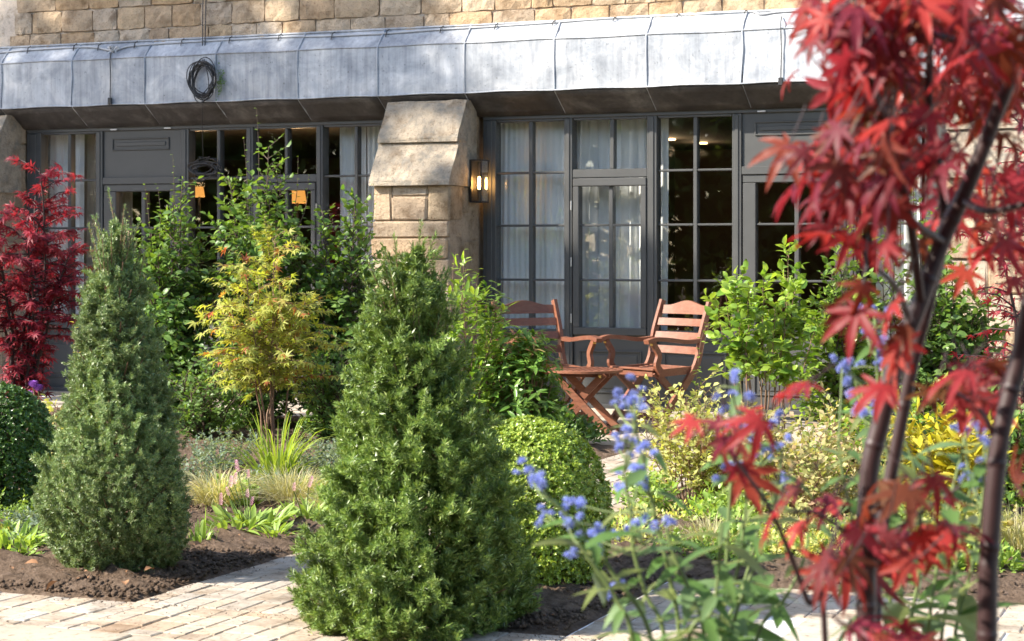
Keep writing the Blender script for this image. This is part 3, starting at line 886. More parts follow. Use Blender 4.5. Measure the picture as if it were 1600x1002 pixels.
# ================================================================== THINGS ON AND BEHIND THE FACADE
def curtain(px0, px1, label, mat='curtain', y=.16, folds=.075, amp=.022, top=2.30, bot=.05, seed=0, group=None):
    x0, x1 = xw(px0, y), xw(px1, y)
    n = max(8, int((x1 - x0) / .009)); r = np.random.default_rng(seed)
    xs = np.linspace(x0, x1, n); ph = np.cumsum(r.uniform(.6, 1.4, n)) * (x1 - x0) / n / folds * 2 * np.pi
    V = []; nz = 8
    for k in range(nz + 1):
        t = k / nz
        for i in range(n):
            a = amp * (.55 + .45 * t)
            V.append((xs[i] + .006 * math.sin(3 * t + i * .2), y + a * math.sin(ph[i] + .5 * math.sin(2 * t)) + .3 * a * math.sin(2.3 * ph[i]), top + (bot - top) * t))
    F = [(k * n + i, k * n + i + 1, (k + 1) * n + i + 1, (k + 1) * n + i) for k in range(nz) for i in range(n - 1)]
    o = put('curtain', make_mesh('curtain', V, F, M[mat], True))
    return tag(o, label, 'curtain', group)
cg = 'curtains hanging behind the glazed screens'
curtain(768, 889, 'full white curtain in the bay next to the wall lantern, behind its glass', y=.15, folds=.045, amp=.012, seed=1, group=cg)
curtain(897, 1012, 'deeply folded white curtain behind the hinged casement between the two chairs', y=.22, folds=.085, amp=.038, seed=2, group=cg)
curtain(1026, 1043, 'narrow strip of white curtain at the edge of the dark bay', y=.18, folds=.06, amp=.02, seed=3, group=cg)
curtain(1366, 1440, 'pale curtain half hidden by red leaves beside the sunlit buttress', y=.2, folds=.1, amp=.03, seed=4, group=cg)
curtain(62, 106, 'white curtain behind the red maple in the end window bay', y=.2, folds=.07, amp=.025, seed=5, group=cg)
curtain(112, 130, 'slim gathered white curtain beside a beige drape', y=.16, folds=.05, amp=.02, seed=6, group=cg)
curtain(129, 156, 'beige drape behind the end window bay by the panelled door', 'curtain_beige', y=.24, folds=.08, amp=.02, seed=7, group=cg)
curtain(178, 209, 'beige drape showing through the glass of the door behind the tall shrubs', 'curtain_beige', y=.2, folds=.07, amp=.02, seed=8, group=cg)
curtain(530, 572, 'white curtain in the bay close against the near buttress, above the shrubs', y=.17, folds=.05, amp=.015, seed=9, group=cg)
curtain(572, 618, 'white curtain partly cut off by the edge of the sloping buttress', y=.19, folds=.05, amp=.015, seed=10, group=cg)

# wall lantern on the flank of the buttress
lx, ly = XB + .004, -.17
lz0, lz1 = on_y(745, 317, ly)[2], on_y(745, 250, ly)[2]
lan = thing('wall_lantern', 'slim glazed bronze lantern with a glowing filament bulb on the buttress flank', 'lantern', (lx, ly, lz0))
H = lz1 - lz0; w = .075; d_ = .10
m = MB(); m.box(0, .008, -w, w, 0, H); m.put('back_plate', M['bronze'], lan)
m = MB()
for x in (.010, d_ - .008):
    for y in (-w, w - .008): m.box(x, x + .008, y, y + .008, .012, H - .012)
m.put('frame', M['bronze'], lan)
m = MB(); m.box(.009, d_, -w, w, 0, .011); m.put('base', M['bronze'], lan)
m = MB(); m.box(.009, d_ + .004, -w - .003, w + .003, H - .011, H); m.put('lid', M['bronze'], lan)
for nm, q in (('pane', (d_ - .005, d_ - .003, -w + .009, w - .009, .012, H - .012)), ('pane', (.018, d_ - .009, -w + .003, -w + .005, .012, H - .012)), ('pane', (.018, d_ - .009, w - .005, w - .003, .012, H - .012))):
    m = MB(); m.box(*q); m.put(nm, M['glass'], lan)
m = MB(); m.tube([(.05, 0, .012), (.05, 0, .075), (.05, 0, .10)], [.014, .014, .016], 8); m.put('lamp_holder', M['bronze'], lan, True)
m = MB(); m.tube([(.05, 0, .104), (.05, 0, .13), (.05, 0, .185), (.05, 0, .2)], [.006, .011, .011, .003], 8); m.put('bulb', M['bulb'], lan, True)

# lamps inside
def table_lamp(px, py, y, label, wpx):
    x, _, zc = on_y(px, py, y)
    t = thing('table_lamp', label, 'lamp', (x, y, 0), group='lamps glowing inside the room')
    s = wpx / FPX * (y + DIST) / .87 / 2
    m = MB(); m.tube([(0, 0, zc - s * .95), (0, 0, zc + s * .95)], [s * 1.08, s * .78], 18); m.put('lamp_shade', M['shade_lit'], t, True)
    m = MB(); m.tube([(0, 0, .78), (0, 0, .80), (0, 0, .82), (0, 0, zc - s * .3)], [.09, .09, .02, .012], 10); m.put('stem', M['bronze'], t, True)
    ld = bpy.data.lights.new('lamp_light', 'POINT'); ld.energy = 5; ld.color = (1., .62, .30); ld.shadow_soft_size = .05
    lo = bpy.data.objects.new('lamp_light', ld); COL.objects.link(lo); lo.parent = t; lo.location = (0, 0, zc + s * 1.1)
    b = thing('side_table', 'dark side table inside the room under ' + ('the nearer lamp' if px < 400 else 'the lamp behind the casement'), 'table', (x, y, 0), group='side tables inside the room')
    m = MB(); m.box(-.22, .22, -.18, .18, .74, .78, .005); m.put('table_top', M['board'], b)
    for sx_ in (-.2, .16):
        for sy in (-.16, .12): m = MB(); m.box(sx_, sx_ + .04, sy, sy + .04, .0, .738); m.put('leg', M['board'], b)
table_lamp(311, 300, 1.1, 'glowing orange lamp seen in the window bay beneath the tangled cable', 17)
table_lamp(465, 305, 1.5, 'glowing orange lamp with a wide shade seen behind the casement above the shrubs', 26)
for px, py, tx in ((1047, 220, 'small warm downlight set in the room ceiling nearer the white curtain'), (1097, 226, 'small warm downlight in the room ceiling behind the middle of the dark bay')):
    x, y, z = on_z(px, py - 3, 2.325)
    m = MB(); m.tube([(x, y, 2.312), (x, y, 2.326)], .055, 14); m.F.append(tuple(range(14))[::-1])
    dl = tag(m.put('downlight', M['downlight']), tx, 'downlight', 'downlights in the room ceiling')
    ld = bpy.data.lights.new('downlight_light', 'POINT'); ld.energy = 1.2; ld.color = (1., .72, .42); ld.shadow_soft_size = .05
    lo = bpy.data.objects.new('downlight_light', ld); COL.objects.link(lo); lo.location = (x, y, 2.2); lo.parent = dl
for px in (178, 262, 1190):                           # small white vents under the head rail
    x = xw(px, -.04); m = MB(); m.box(x - .03, x + .03, -.05, -.036, 2.232, 2.242); m.put('head_vent', M['white_plastic'], bld)

# festoon cable along the canopy slope
def slope(px, py):                                    # a point on the sloping lead top
    for k in range(60):
        t = k / 59; y = YC + (YW - YC) * t; zz = ZT + .148 * t
        if on_y(px, py, y)[2] <= zz: break
    x = on_y(px, py, y)[0]
    return (x, y - .006, zz + .007)
cab = thing('festoon_cable', 'pale grey cable clipped along the sloping lead top of the canopy', 'cable', slope(600, 59))
o0 = np.array(cab.location)
pts = [slope(p, q) for p, q in ((-60, 87), (0, 84), (45, 80), (117, 76), (150, 76), (178, 81), (205, 74), (285, 68), (360, 64), (437, 60), (520, 58), (605, 54), (690, 48), (775, 43), (865, 37), (960, 30), (1060, 24), (1165, 18), (1190, 24), (1225, 20), (1330, 16), (1480, 8))]
m = MB(); m.tube((smooth_path(pts, 5) - o0).tolist(), .008, 6); m.put('cable', M['grey_cable'], cab, True)
for px, py in ((45, 80), (117, 76), (155, 76), (212, 72), (285, 68), (360, 64), (437, 60), (520, 58), (605, 54), (690, 48), (775, 43), (865, 37), (960, 30), (1060, 24), (1165, 18)):
    a, b = np.array(slope(px - 2, py + 5)) - o0, np.array(slope(px + 4, py - 6)) - o0
    m = MB(); m.tube([a, (a + b) / 2 + (0, -.014, .012), b], .0045, 5); m.put('clip', M['cable'], cab, True)
j = np.array(slope(176, 80)) - o0
m = MB()
for a in range(7):
    q = j + rng.normal(0, .018, 3) + (0, -.012, .01); m.tube([q - rng.normal(0, .022, 3), q, q + rng.normal(0, .022, 3)], .009, 5)
m.put('junction_knot', M['white_plastic'], cab, True)
for px, y0_, y1_, nm in ((172, 84, 155, 'short drop cable with a black end box hanging over the bluish lead sheets'), (1220, 28, 124, 'thin drop cable with a black end box on the sunlit lead beside red leaves')):
    a = np.array(slope(px + 2, y0_)); e = np.array(on_y(px, y1_, YC - .014))
    t = thing('drop_cable', nm, 'cable', tuple(e), group='drop cables over the canopy face')
    top = np.array(on_y(px, y0_ + 10, YC - .012))
    m = MB(); m.tube((smooth_path([a, top, (top + e) / 2 + (.004, 0, 0), e], 5) - e).tolist(), .0042, 5); m.put('cable', M['cable'], t, True)
    m = MB(); m.box(-.017, .017, -.014, .006, -.045, .012, .004); m.put('end_box', M['cable'], t)

def coil(px, py, y, rw, rh, turns, seed, label, loose=.16, flat_=.35, rot=0.):
    c = np.array(on_y(px, py, y)); r = np.random.default_rng(seed)
    t = thing('cable_coil', label, 'cable', tuple(c))
    for k in range(turns):
        a = np.linspace(0, 2 * np.pi, 26) + r.uniform(0, 6.28); sw, sh = r.normal(1, loose), r.normal(1, loose * .8)
        off = r.normal(0, rw * .11, 3); tilt = rot + r.normal(0, .25)
        x = rw * sw * np.cos(a); z = rh * sh * np.sin(a)
        P = np.stack([x * math.cos(tilt) - z * math.sin(tilt) + off[0], off[1] * .35 + .012 * np.sin(a * 2 + k) - .006 * k ** .5, x * math.sin(tilt) + z * math.cos(tilt) + off[2] * .7], 1)
        m = MB(); m.tube(P[:-1].tolist(), .0045, 5, True); m.put('cable_loop', M['cable'], t, True)
    return t
cc = coil(318, 125, YC - .035, .115, .14, 15, 3, 'large coil of black cable hanging against the lead canopy face', .12)
c0 = np.array(cc.location)
for dx in (-2, 3):
    top = np.array(on_y(320 + dx, -60, YW - .03)); mid = np.array(on_y(318 + dx * .8, 62, YW - .05))
    m = MB(); m.tube((smooth_path([top, mid, np.array(on_y(317 + dx * .5, 100, YC - .03))], 6) - c0).tolist(), .0042, 5); m.put('hanging_wire', M['cable'], cc, True)
cb = coil(322, 264, -.10, .115, .055, 12, 5, 'flattened tangle of black cable hanging in front of the dark window bay', .25, rot=.12)
c0 = np.array(cb.location)
m = MB(); m.tube((smooth_path([on_y(316, 152, YC - .03), on_y(316, 200, -.2), on_y(318, 258, -.11)], 6) - c0).tolist(), .003, 5); m.put('hanging_wire', M['cable'], cb, True)
r = np.random.default_rng(8)
for k in range(9):
    a = np.array([r.uniform(-.05, .1), -.02, .03]); m = MB(); m.tube([a, a + (r.normal(0, .02), -.01, .04), a + (r.normal(0, .03), -.02, .07)], .003, 4); m.put('loose_end', M['cable'], cb, True)

# iron drain grate by the sill
x0, y0, _ = on_z(1222, 660); x1 = on_z(1286, 660)[0]
gr = thing('drain_grate', 'dark slotted iron drain grate let into the paving under the glazed door', 'grate', ((x0 + x1) / 2, -.22, .0))
hw = (x1 - x0) / 2 + .08
m = MB(); m.box(-hw, hw, -.075, -.06, -.02, .012); m.box(-hw, hw, .045, .06, -.02, .012); m.put('frame', M['iron'], gr)
for k in range(int(hw * 2 / .03)):
    m = MB(); xk = -hw + .01 + k * .03; m.box(xk, xk + .014, -.058, .043, -.015, .009); m.put('bar', M['iron'], gr)

# ------------------------------------------------------------------ folding chairs and table
def bar_between(m, a, b, w, t, up=(0, 0, 1)):
    """a board from a to b, w wide (along up), t thick"""
    a, b = np.array(a, float), np.array(b, float); d = unit(b - a); z = np.array(up, float); z = unit(z - (z @ d) * d); y = np.cross(z, d)
    V = []
    for p in (a, b):
        for i, j in ((-1, -1), (1, -1), (1, 1), (-1, 1)): V.append(p + y * t / 2 * i + z * w / 2 * j)
    m.add(V, [(0, 3, 2, 1), (4, 5, 6, 7), (0, 1, 5, 4), (1, 2, 6, 5), (2, 3, 7, 6), (3, 0, 4, 7)])
def path_board(m, pts, ws, t, axis):
    """a shaped board: pts centre line, ws widths, t thickness along axis"""
    P = np.asarray(pts, float); n = len(P); T = unit(np.gradient(P, axis=0)); A = np.array(axis, float)
    Wd = np.cross(T, A); V = []
    for i in range(n):
        for a, b in ((-1, -1), (1, -1), (1, 1), (-1, 1)): V.append(P[i] + Wd[i] * ws[i] / 2 * a + A * t / 2 * b)
    F = [(0, 3, 2, 1), (4 * n - 4, 4 * n - 3, 4 * n - 2, 4 * n - 1)]
    for i in range(n - 1):
        for k in range(4): F.append((4 * i + k, 4 * i + (k + 1) % 4, 4 * i + 4 + (k + 1) % 4, 4 * i + 4 + k))
    m.add(V, F)
def chair(label, loc, rz):
    """faces -y; long posts run from the top of the back to the front feet, short legs cross them"""
    c = thing('garden_chair', label, 'chair', loc, rz, 'folding wooden garden chairs')
    W = .245
    top, foot = np.array([0, .285, .865]), np.array([0, -.21, 0.])
    back = lambda z: foot + (top - foot) * z / .865
    # the back leans more than the legs: bend at the seat
    bend = np.array([0, .155, .43])
    for s in (-1, 1):
        m = MB(); X = np.array([s * W, 0, 0])
        pts = smooth_path([X + foot, X + foot * .5 + bend * .5 + (0, .0, .0), X + bend, X + (bend + top) / 2 + (0, -.012, 0), X + top], 5)
        path_board(m, pts, np.linspace(.05, .042, len(pts)), .026, (1, 0, 0)); m.put('back_post', M['wood'], c)
        m = MB(); Y = np.array([s * (W - .034), 0, 0])
        bar_between(m, Y + (0, -.19, .395), Y + (0, .27, 0), .044, .024, (0, .5, 1)); m.put('leg', M['wood'], c)
        # curved arm support and arm
        m = MB(); q = np.array([s * (W + .0), 0, 0])
        pts = smooth_path([q + (0, -.165, .39), q + (0, -.20, .44), q + (0, -.185, .51), q + (0, -.225, .575), q + (0, -.235, .598)], 4)
        path_board(m, pts, np.linspace(.046, .034, len(pts)), .026, (1, 0, 0)); m.put('arm_support', M['wood'], c)
        m = MB(); q = np.array([s * (W + .005), 0, 0])
        yb = back(.60)[1] + .02
        pts = smooth_path([q + (0, yb + .03, .598), q + (0, .06, .592), q + (0, -.10, .610), q + (0, -.22, .617), q + (0, -.30, .600)], 4)
        path_board(m, pts, [.028] * len(pts), .05, (1, 0, 0)); m.put('arm', M['wood'], c)
        m = MB(); m.box(s * W - .012, s * W + .012, -.25, -.225, .575, .590); m.put('bracket', M['brass'], c)
        m = MB(); bar_between(m, (s * (W - .02), -.17, .385), (s * (W - .02), .17, .40), .05, .022); m.put('seat_rail', M['wood'], c)
    # seat slats run across
    seat = put('seat', None, c)
    for k in range(8):
        y = -.20 + k * .050; zz = .418 - .014 * math.sin(k / 7 * math.pi)
        m = MB(); m.box(-W + .016, W - .016, y - .021, y + .021, zz - .016, zz, .004); m.put('slat', M['wood'], seat)
    m = MB(); m.box(-W + .04, W - .04, -.205, -.183, .36, .40, .004); m.put('front_rail', M['wood'], c)
    m = MB(); bar_between(m, (-W + .03, .245, .02), (W - .03, .245, .02), .03, .022); m.put('stretcher', M['wood'], c)
    m = MB(); bar_between(m, (-W + .013, -.16, .085), (W - .013, -.16, .085), .045, .02); m.put('stretcher', M['wood'], c)
    # back slats, the top one arched
    for k, zz in enumerate((.525, .62, .715)):
        y = bend[1] + (top[1] - bend[1]) * (zz - .43) / .435
        m = MB(); n = 9; P = [(x, y - .010 + .022 * (1 - (x / W) ** 2), zz) for x in np.linspace(-W + .014, W - .014, n)]
        path_board(m, P, [.018] * n, .052, (0, .28, .96)); m.put('back_slat', M['wood'], c)
    n = 15; y = bend[1] + (top[1] - bend[1]) * (.81 - .43) / .435; V = []; F = []
    for i, x in enumerate(np.linspace(-W + .014, W - .014, n)):
        zt = .832 + .034 * (.5 + .5 * math.cos(min(1, abs(x) / (W * .78)) * math.pi)); yy = y + .020 * (1 - (x / W) ** 2)
        for dz, dy in ((.772, -.012), (zt, .004), (zt, .022), (.772, .006)): V.append((x, yy + dy, dz))
    for i in range(n - 1):
        for k in range(4): F.append((4 * i + k, 4 * i + (k + 1) % 4, 4 * i + 4 + (k + 1) % 4, 4 * i + 4 + k))
    F += [(0, 3, 2, 1), (4 * n - 4, 4 * n - 3, 4 * n - 2, 4 * n - 1)]
    put('top_slat', make_mesh('top_slat', V, F, M['wood']), c)
    return c
def ang_img(r, d):                                    # heading from picture-right and depth components
    x = r * CA - d * SA; y = r * SA + d * CA
    return math.atan2(y, x) + math.pi / 2
cl = at_depth(852, 575, 13.15); cr = at_depth(1024, 585, 13.15)
chair('slatted hardwood armchair half hidden behind the bushy pieris, facing the little table', (cl[0], cl[1], 0), ang_img(.50, -.86))
c2 = chair('slatted hardwood armchair standing clear in the sun in front of the dark bay', (cr[0], cr[1], 0), ang_img(-.80, -.60))

tx, ty, _ = at_depth(912, 575, 12.75)
tb = thing('garden_table', 'low round slatted hardwood table with crossed folding legs between two armchairs', 'table', (tx, ty, 0), ang_img(.96, -.28) - math.pi / 2 + .0)
TR, TZ = .262, .425
a = np.linspace(0, 2 * np.pi, 37)[:-1]
m = MB(); V = []; F = []
for i, t in enumerate(a):
    for rr, zz in ((TR - .035, TZ - .022), (TR - .035, TZ - .001), (TR, TZ - .004), (TR, TZ - .020)): V.append((rr * math.cos(t), rr * math.sin(t), zz))
for i in range(36):
    for k in range(4): F.append((4 * i + k, 4 * ((i + 1) % 36) + k, 4 * ((i + 1) % 36) + (k + 1) % 4, 4 * i + (k + 1) % 4))
put('rim', make_mesh('rim', V, F, M['wood']), tb)
top_ = put('table_top', None, tb)
for k in range(11):
    x = -.2 + k * .04; h = math.sqrt((TR - .037) ** 2 - (abs(x) + .015) ** 2)
    m = MB(); m.box(x - .0145, x + .0145, -h, h, TZ - .018, TZ, .003); m.put('slat', M['wood'], top_)
for s in (-1, 1):
    y = s * .15
    m = MB(); bar_between(m, (-.17, y, TZ - .024), (.22, y, 0.0), .046, .024, (.6, 0, 1)); m.put('leg', M['wood'], tb)
    m = MB(); bar_between(m, (.17, y - s * .028, TZ - .024), (-.22, y - s * .028, 0.0), .046, .024, (-.6, 0, 1)); m.put('leg', M['wood'], tb)
    m = MB(); m.box(-.20, .20, y - .05 * s - .011, y - .05 * s + .011, TZ - .05, TZ - .023, .002); m.put('under_rail', M['wood'], tb)
for s in (-1, 1):
    m = MB(); m.box(s * .15 - .008, s * .15 + .008, -.165, -.152, TZ - .05, TZ - .03); m.put('bracket', M['brass'], tb)
m = MB(); bar_between(m, (.19, -.14, .03), (.19, .14, .03), .03, .02); m.put('stretcher', M['wood'], tb)

# ================================================================== PLANTS
def grow(H, Rr, ns, twigs, tl, lpt, seed, bare=.15, prof=None, up=.35, b0=.04, jit=.45, droop=.0, wob=.03, r0=.008, face=.5, hmin=.72, tipleaf=True):
    r = np.random.default_rng(seed)
    lines, P, D, U = [], [], [], []
    for i in range(ns):
        phi = i * 2.4 + r.normal(0, .4); ro = Rr * math.sqrt((i + .3) / ns); dv = np.array([math.cos(phi), math.sin(phi), 0])
        h = H * r.uniform(hmin, 1) * (1 - .25 * (ro / Rr) ** 2) if i else H
        t = np.linspace(0, 1, 9)[:, None]
        w = np.cumsum(r.normal(0, wob * .35, (9, 3)), 0) * [1, 1, 0]
        pts = dv * (b0 * r.uniform(.3, 1) + (ro * .75) * t ** 1.3) + np.array([0, 0, h]) * t + w
        lines.append((pts, np.linspace(r0, r0 * .25, 9)))
        for k in range(twigs):
            s = bare + (1 - bare) * (k + r.random()) / twigs
            f = s * 8; a = int(min(7, f)); p = pts[a] + (pts[a + 1] - pts[a]) * (f - a)
            az = r.uniform(0, 6.28); out = np.array([math.cos(az), math.sin(az), 0]) + dv * .35
            d = unit(out + np.array([0, 0, up + .5 * s + r.normal(0, .25)]))
            L = tl * r.uniform(.5, 1.15) * (prof(s) if prof else 1)
            if L < .02: continue
            e = p + d * L; mid = p + d * L * .55 + np.array([0, 0, .02 * L])
            e = e - np.array([0, 0, droop * L])
            lines.append((np.array([p, mid, e]), np.array([r0 * .35, r0 * .25, r0 * .12])))
            n = max(2, int(lpt * (L / tl) + .5)); ss = np.linspace(.18, 1, n)[:, None]
            q = (1 - ss) ** 2 * p + 2 * ss * (1 - ss) * mid + ss ** 2 * e
            sd = unit(np.cross(d, [0, 0, 1.])); sg = np.where(np.arange(n) % 2 == 0, 1., -1.)[:, None]
            ld = d * .55 + sd * sg * .8 + r.normal(0, jit, (n, 3)); ld[-1] = d + r.normal(0, .2, 3)
            P.append(q); D.append(ld); U.append(np.array([0, 0, 1.]) + out * face + r.normal(0, jit, (n, 3)))
    return lines, np.concatenate(P), np.concatenate(D), np.concatenate(U)
def shrub(name, label, cat, base, mats, tpl, lsize, bark='bark', group=None, seed=1, grp_frac=None, zl=.03, **kw):
    t = thing(name, label, cat, (base[0], base[1], 0), group=group)
    lines, P, D, U = grow(seed=seed, **kw)
    tubes('stem', lines, M[bark], t, 5)
    r = np.random.default_rng(seed + 99); n = len(P)
    keep = P[:, 2] > zl; P, D, U = P[keep], D[keep], U[keep]; n = len(P)
    sz = lsize * r.uniform(.6, 1.15, n)
    if not isinstance(mats, (list, tuple)): mats = [mats]
    if len(mats) == 1:
        cloud('foliage', tpl, P, D, U, sz, mats[0], t)
    else:                                            # younger, paler leaves near the shoot tips
        w = np.clip((P[:, 2] / kw['H'] - (1 - grp_frac)) / .25, 0, .92) + r.normal(0, .1, n) > r.random(n)
        cloud('foliage', tpl, P[~w], D[~w], U[~w], sz[~w], mats[0], t)
        if w.any(): cloud('young_foliage', tpl, P[w], D[w], U[w], sz[w] * .9, mats[1], t)
    return t
def leader(t, base, pts, mat, tpl, lsize, seed, n=14, bark='bark', rad=.004):
    """one long whippy shoot carrying paired leaves"""
    r = np.random.default_rng(seed); L = smooth_path(pts, 8)
    tubes('shoot', [(L, np.linspace(rad, rad * .3, len(L)))], M[bark], t, 5)
    i = np.linspace(1, len(L) - 1, n).astype(int); q = L[i]; az = np.arange(n) * 2.4 + r.normal(0, .4, n)
    d = np.stack([np.cos(az), np.sin(az), r.uniform(.1, .7, n)], 1)
    cloud('shoot_leaf', tpl, q, d, np.array([0, 0, 1.]) + r.normal(0, .35, (n, 3)), lsize * np.linspace(1, .55, n) * r.uniform(.8, 1.1, n), mat, t)

# --- clipped cones and domes
def surf_plant(name, label, cat, base, H, Rr, ss, rr, n, tpl, size, mat, seed, depth=.05, out=.75, up=.5, jit=.35, lumpy=.10, lf=7, inner=True, group=None, bark='bark', toplift=0., inmat=None, jag=.5):
    r = np.random.default_rng(seed)
    t = thing(name, label, cat, (base[0], base[1], 0), group=group)
    zz = np.linspace(0, 1, 400); rad = np.interp(zz, ss, rr) * Rr; cdf = np.cumsum(rad + .04 * Rr); cdf /= cdf[-1]
    def layer(nm, n, k, size, jit, m):
        s = np.interp(r.random(n), cdf, zz); az = r.uniform(0, 2 * np.pi, n)
        Rz = np.interp(s, ss, rr) * Rr
        dr = (np.interp(s + .03, ss, rr) - np.interp(s - .03, ss, rr)) * Rr / (.06 * H)
        nv = np.stack([np.cos(az), np.sin(az), -dr], 1); nv = unit(nv)
        p0 = np.stack([Rz * np.cos(az), Rz * np.sin(az), s * H], 1)
        lm = 1 + lumpy * lump(p0 + seed, lf / .45)
        rho = k * lm * (1 - depth / Rr * r.random(n) ** jag)
        p = np.stack([Rz * rho * np.cos(az), Rz * rho * np.sin(az), np.maximum(s * H, .015)], 1)
        d = nv * out + np.array([0, 0, up]) + r.normal(0, jit, (n, 3)); d[:, 2] += toplift * (s > .8)
        U = nv + np.array([0, 0, .35]) + r.normal(0, .3, (n, 3))
        cloud(nm, tpl, p, d, U, size * r.uniform(.65, 1.2, n), m, t)
    layer('foliage', n, 1., size, jit, mat)
    if inner: layer('inner_foliage', int(n * .8), .80, size * 1.2, .6, inmat or mat)
    L = [(np.array([(0, 0, 0), (.01, .0, H * .3), (0, .01, H * .6), (0, 0, H * .93)]), np.array([.018, .016, .010, .003]) * (H / 1.2))]
    for i in range(60):
        s = r.uniform(.03, .9); az = r.uniform(0, 6.28); Rz = np.interp(s, ss, rr) * Rr * .9
        a = np.array([0, 0, max(.03, s * H - .12)]); e = np.array([Rz * math.cos(az), Rz * math.sin(az), s * H])
        L.append((np.array([a, (a + e) / 2 + (0, 0, -.02), e]), np.array([.005, .004, .002])))
    tubes('branch', L, M[bark], t, 5)
    return t
# yews: knobbly branchlets, each a cluster of short needle tufts
def tuft(k, seed, w=.19):
    r = np.random.default_rng(seed); it = []
    for i in range(k):
        s = i / k; az = i * 2.4 + r.normal(0, .2); p = R(18 + 52 * s + r.normal(0, 8))
        d = (math.sin(p), math.cos(p) * math.cos(az), math.cos(p) * math.sin(az))
        it.append((diamond(w), (s * .95 - .45, 0, 0), d, (1, -.5 * math.cos(az), -.5 * math.sin(az)), r.uniform(.8, 1.1)))
    return join_tpl(it)
TUFT, TUFT2 = tuft(15, 1), tuft(11, 2, .24)
def yew_cone(label, base, H, Rr, ss, rr, nb, per, blen, tpl, size, mat, seed, top, stray):
    r = np.random.default_rng(seed)
    t = thing('yew_cone', label, 'yew', (base[0], base[1], 0))
    zz = np.linspace(0, 1, 400); rad = np.interp(zz, ss, rr) * Rr; cdf = np.cumsum(rad + .05 * Rr); cdf /= cdf[-1]
    s = np.interp(r.random(nb), cdf, zz); az = r.uniform(0, 2 * np.pi, nb); Rz = np.interp(s, ss, rr) * Rr
    nv = np.stack([np.cos(az), np.sin(az), np.full(nb, .22)], 1)
    p0 = np.stack([Rz * np.cos(az), Rz * np.sin(az), s * H], 1)
    lm = 1 + .16 * lump(p0 + seed, 10) + .13 * lump(p0 + seed, 3.4, 4, 9)
    ax = unit(nv * [.75, .75, 1] + np.array([0, 0, .55]) + r.normal(0, .30, (nb, 3)))
    bl = blen * r.uniform(.6, 1.25, nb)
    end = np.stack([Rz * lm * np.cos(az), Rz * lm * np.sin(az), np.maximum(.03, s * H)], 1)
    st = r.random(nb) < stray; end[st] += ax[st] * blen * .6
    P, D, Z = [], [], []; lines = []
    for k in range(per):
        q = 1 - (k + r.random(nb)) / per                       # 1 at the tip
        P.append(end - ax * (bl * (1 - q))[:, None] + r.normal(0, blen * .13, (nb, 3)) * (1.25 - q)[:, None])
        D.append(ax + r.normal(0, .55, (nb, 3))); Z.append(size * r.uniform(.75, 1.15, nb))
    P = np.concatenate(P); P[:, 2] = np.maximum(P[:, 2], .012)
    cloud('foliage', tpl, P, np.concatenate(D), r.normal(0, 1, P.shape), np.concatenate(Z), mat, t)
    # the dark heart of the bush
    n = nb * 3; s = np.interp(r.random(n), cdf, zz); az = r.uniform(0, 2 * np.pi, n); Rz = np.interp(s, ss, rr) * Rr * r.uniform(.5, .78, n)
    c = np.stack([Rz * np.cos(az), Rz * np.sin(az), np.maximum(.02, s * H * .97)], 1)
    cloud('inner_foliage', tpl, c, r.normal(0, 1, c.shape) + [0, 0, .6], r.normal(0, 1, c.shape), size * 1.5, mat, t)
    # leading shoots at the tip, closely set with needles
    P, D = [], []
    for k in range(top):
        a = r.uniform(0, 6.28); ro = Rr * .30 * math.sqrt(r.random()); h = H - ro * 2.0 - r.uniform(.02, .15)
        d = unit(np.array([math.cos(a) * .22, math.sin(a) * .22, 1.]) + r.normal(0, .10, 3)); L = r.uniform(.07, .17) * H / 1.2
        p = np.array([ro * math.cos(a), ro * math.sin(a), h]); lines.append((np.array([p - d * .05, p + d * L * .5, p + d * L]), np.array([.003, .0022, .001])))
        for q in np.linspace(0, 1, 7): P.append(p + d * L * q); D.append(d + r.normal(0, .10, 3))
    cloud('leading_shoot', tpl, P, D, r.normal(0, 1, (len(P), 3)), size * r.uniform(.8, 1.1, len(P)), mat, t)
    lines.append((np.array([(0, 0, 0), (.01, 0, H * .3), (0, .01, H * .6), (0, 0, H * .93)]), np.array([.018, .016, .010, .003])))
    for i in range(90):
        s = r.uniform(.02, .9); a = r.uniform(0, 6.28); Rz = np.interp(s, ss, rr) * Rr * .92
        b0 = np.array([0, 0, max(.03, s * H - .12)]); e0 = np.array([Rz * math.cos(a), Rz * math.sin(a), s * H])
        lines.append((np.array([b0, (b0 + e0) / 2 + (0, 0, -.02), e0]), np.array([.005, .004, .002])))
    tubes('branch', lines, M['bark_tan'], t, 5)
    return t
yx, yy, _ = on_z(643, 975)
yew_cone('glossy dark green yew cone with ragged upright tips, tall beside the brick walk', (yx, yy), 1.215, .350,
         [0, .05, .12, .20, .43, .60, .72, .85, .94, 1], [1.0, 1.04, 1.01, .90, .66, .52, .44, .31, .18, .05], 960, 14, .095, TUFT, .0225, G_YEW, 3, 46, .24)
lx_, ly_, _ = on_z(183, 897)
yew_cone('clipped greyish green yew cone rising from bare soil, one half in its own shade', (lx_, ly_), 1.33, .252,
         [0, .05, .12, .22, .38, .55, .72, .86, .95, 1], [.62, .86, .98, .98, .88, .72, .54, .33, .16, .04], 1500, 11, .06, TUFT2, .0155, G_YEW2, 9, 26, .18)
BR = rosette(7, T_OV, 40, 4, .42)
bx, by, _ = on_z(824, 914)
DS, DR = [0, .08, .2, .4, .6, .75, .87, .95, 1], [.72, .86, .96, 1., .97, .86, .66, .42, .02]
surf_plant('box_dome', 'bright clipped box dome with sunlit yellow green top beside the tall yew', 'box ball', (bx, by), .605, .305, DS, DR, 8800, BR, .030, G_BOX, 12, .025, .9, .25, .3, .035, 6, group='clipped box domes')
bx, by, _ = on_z(2, 806)
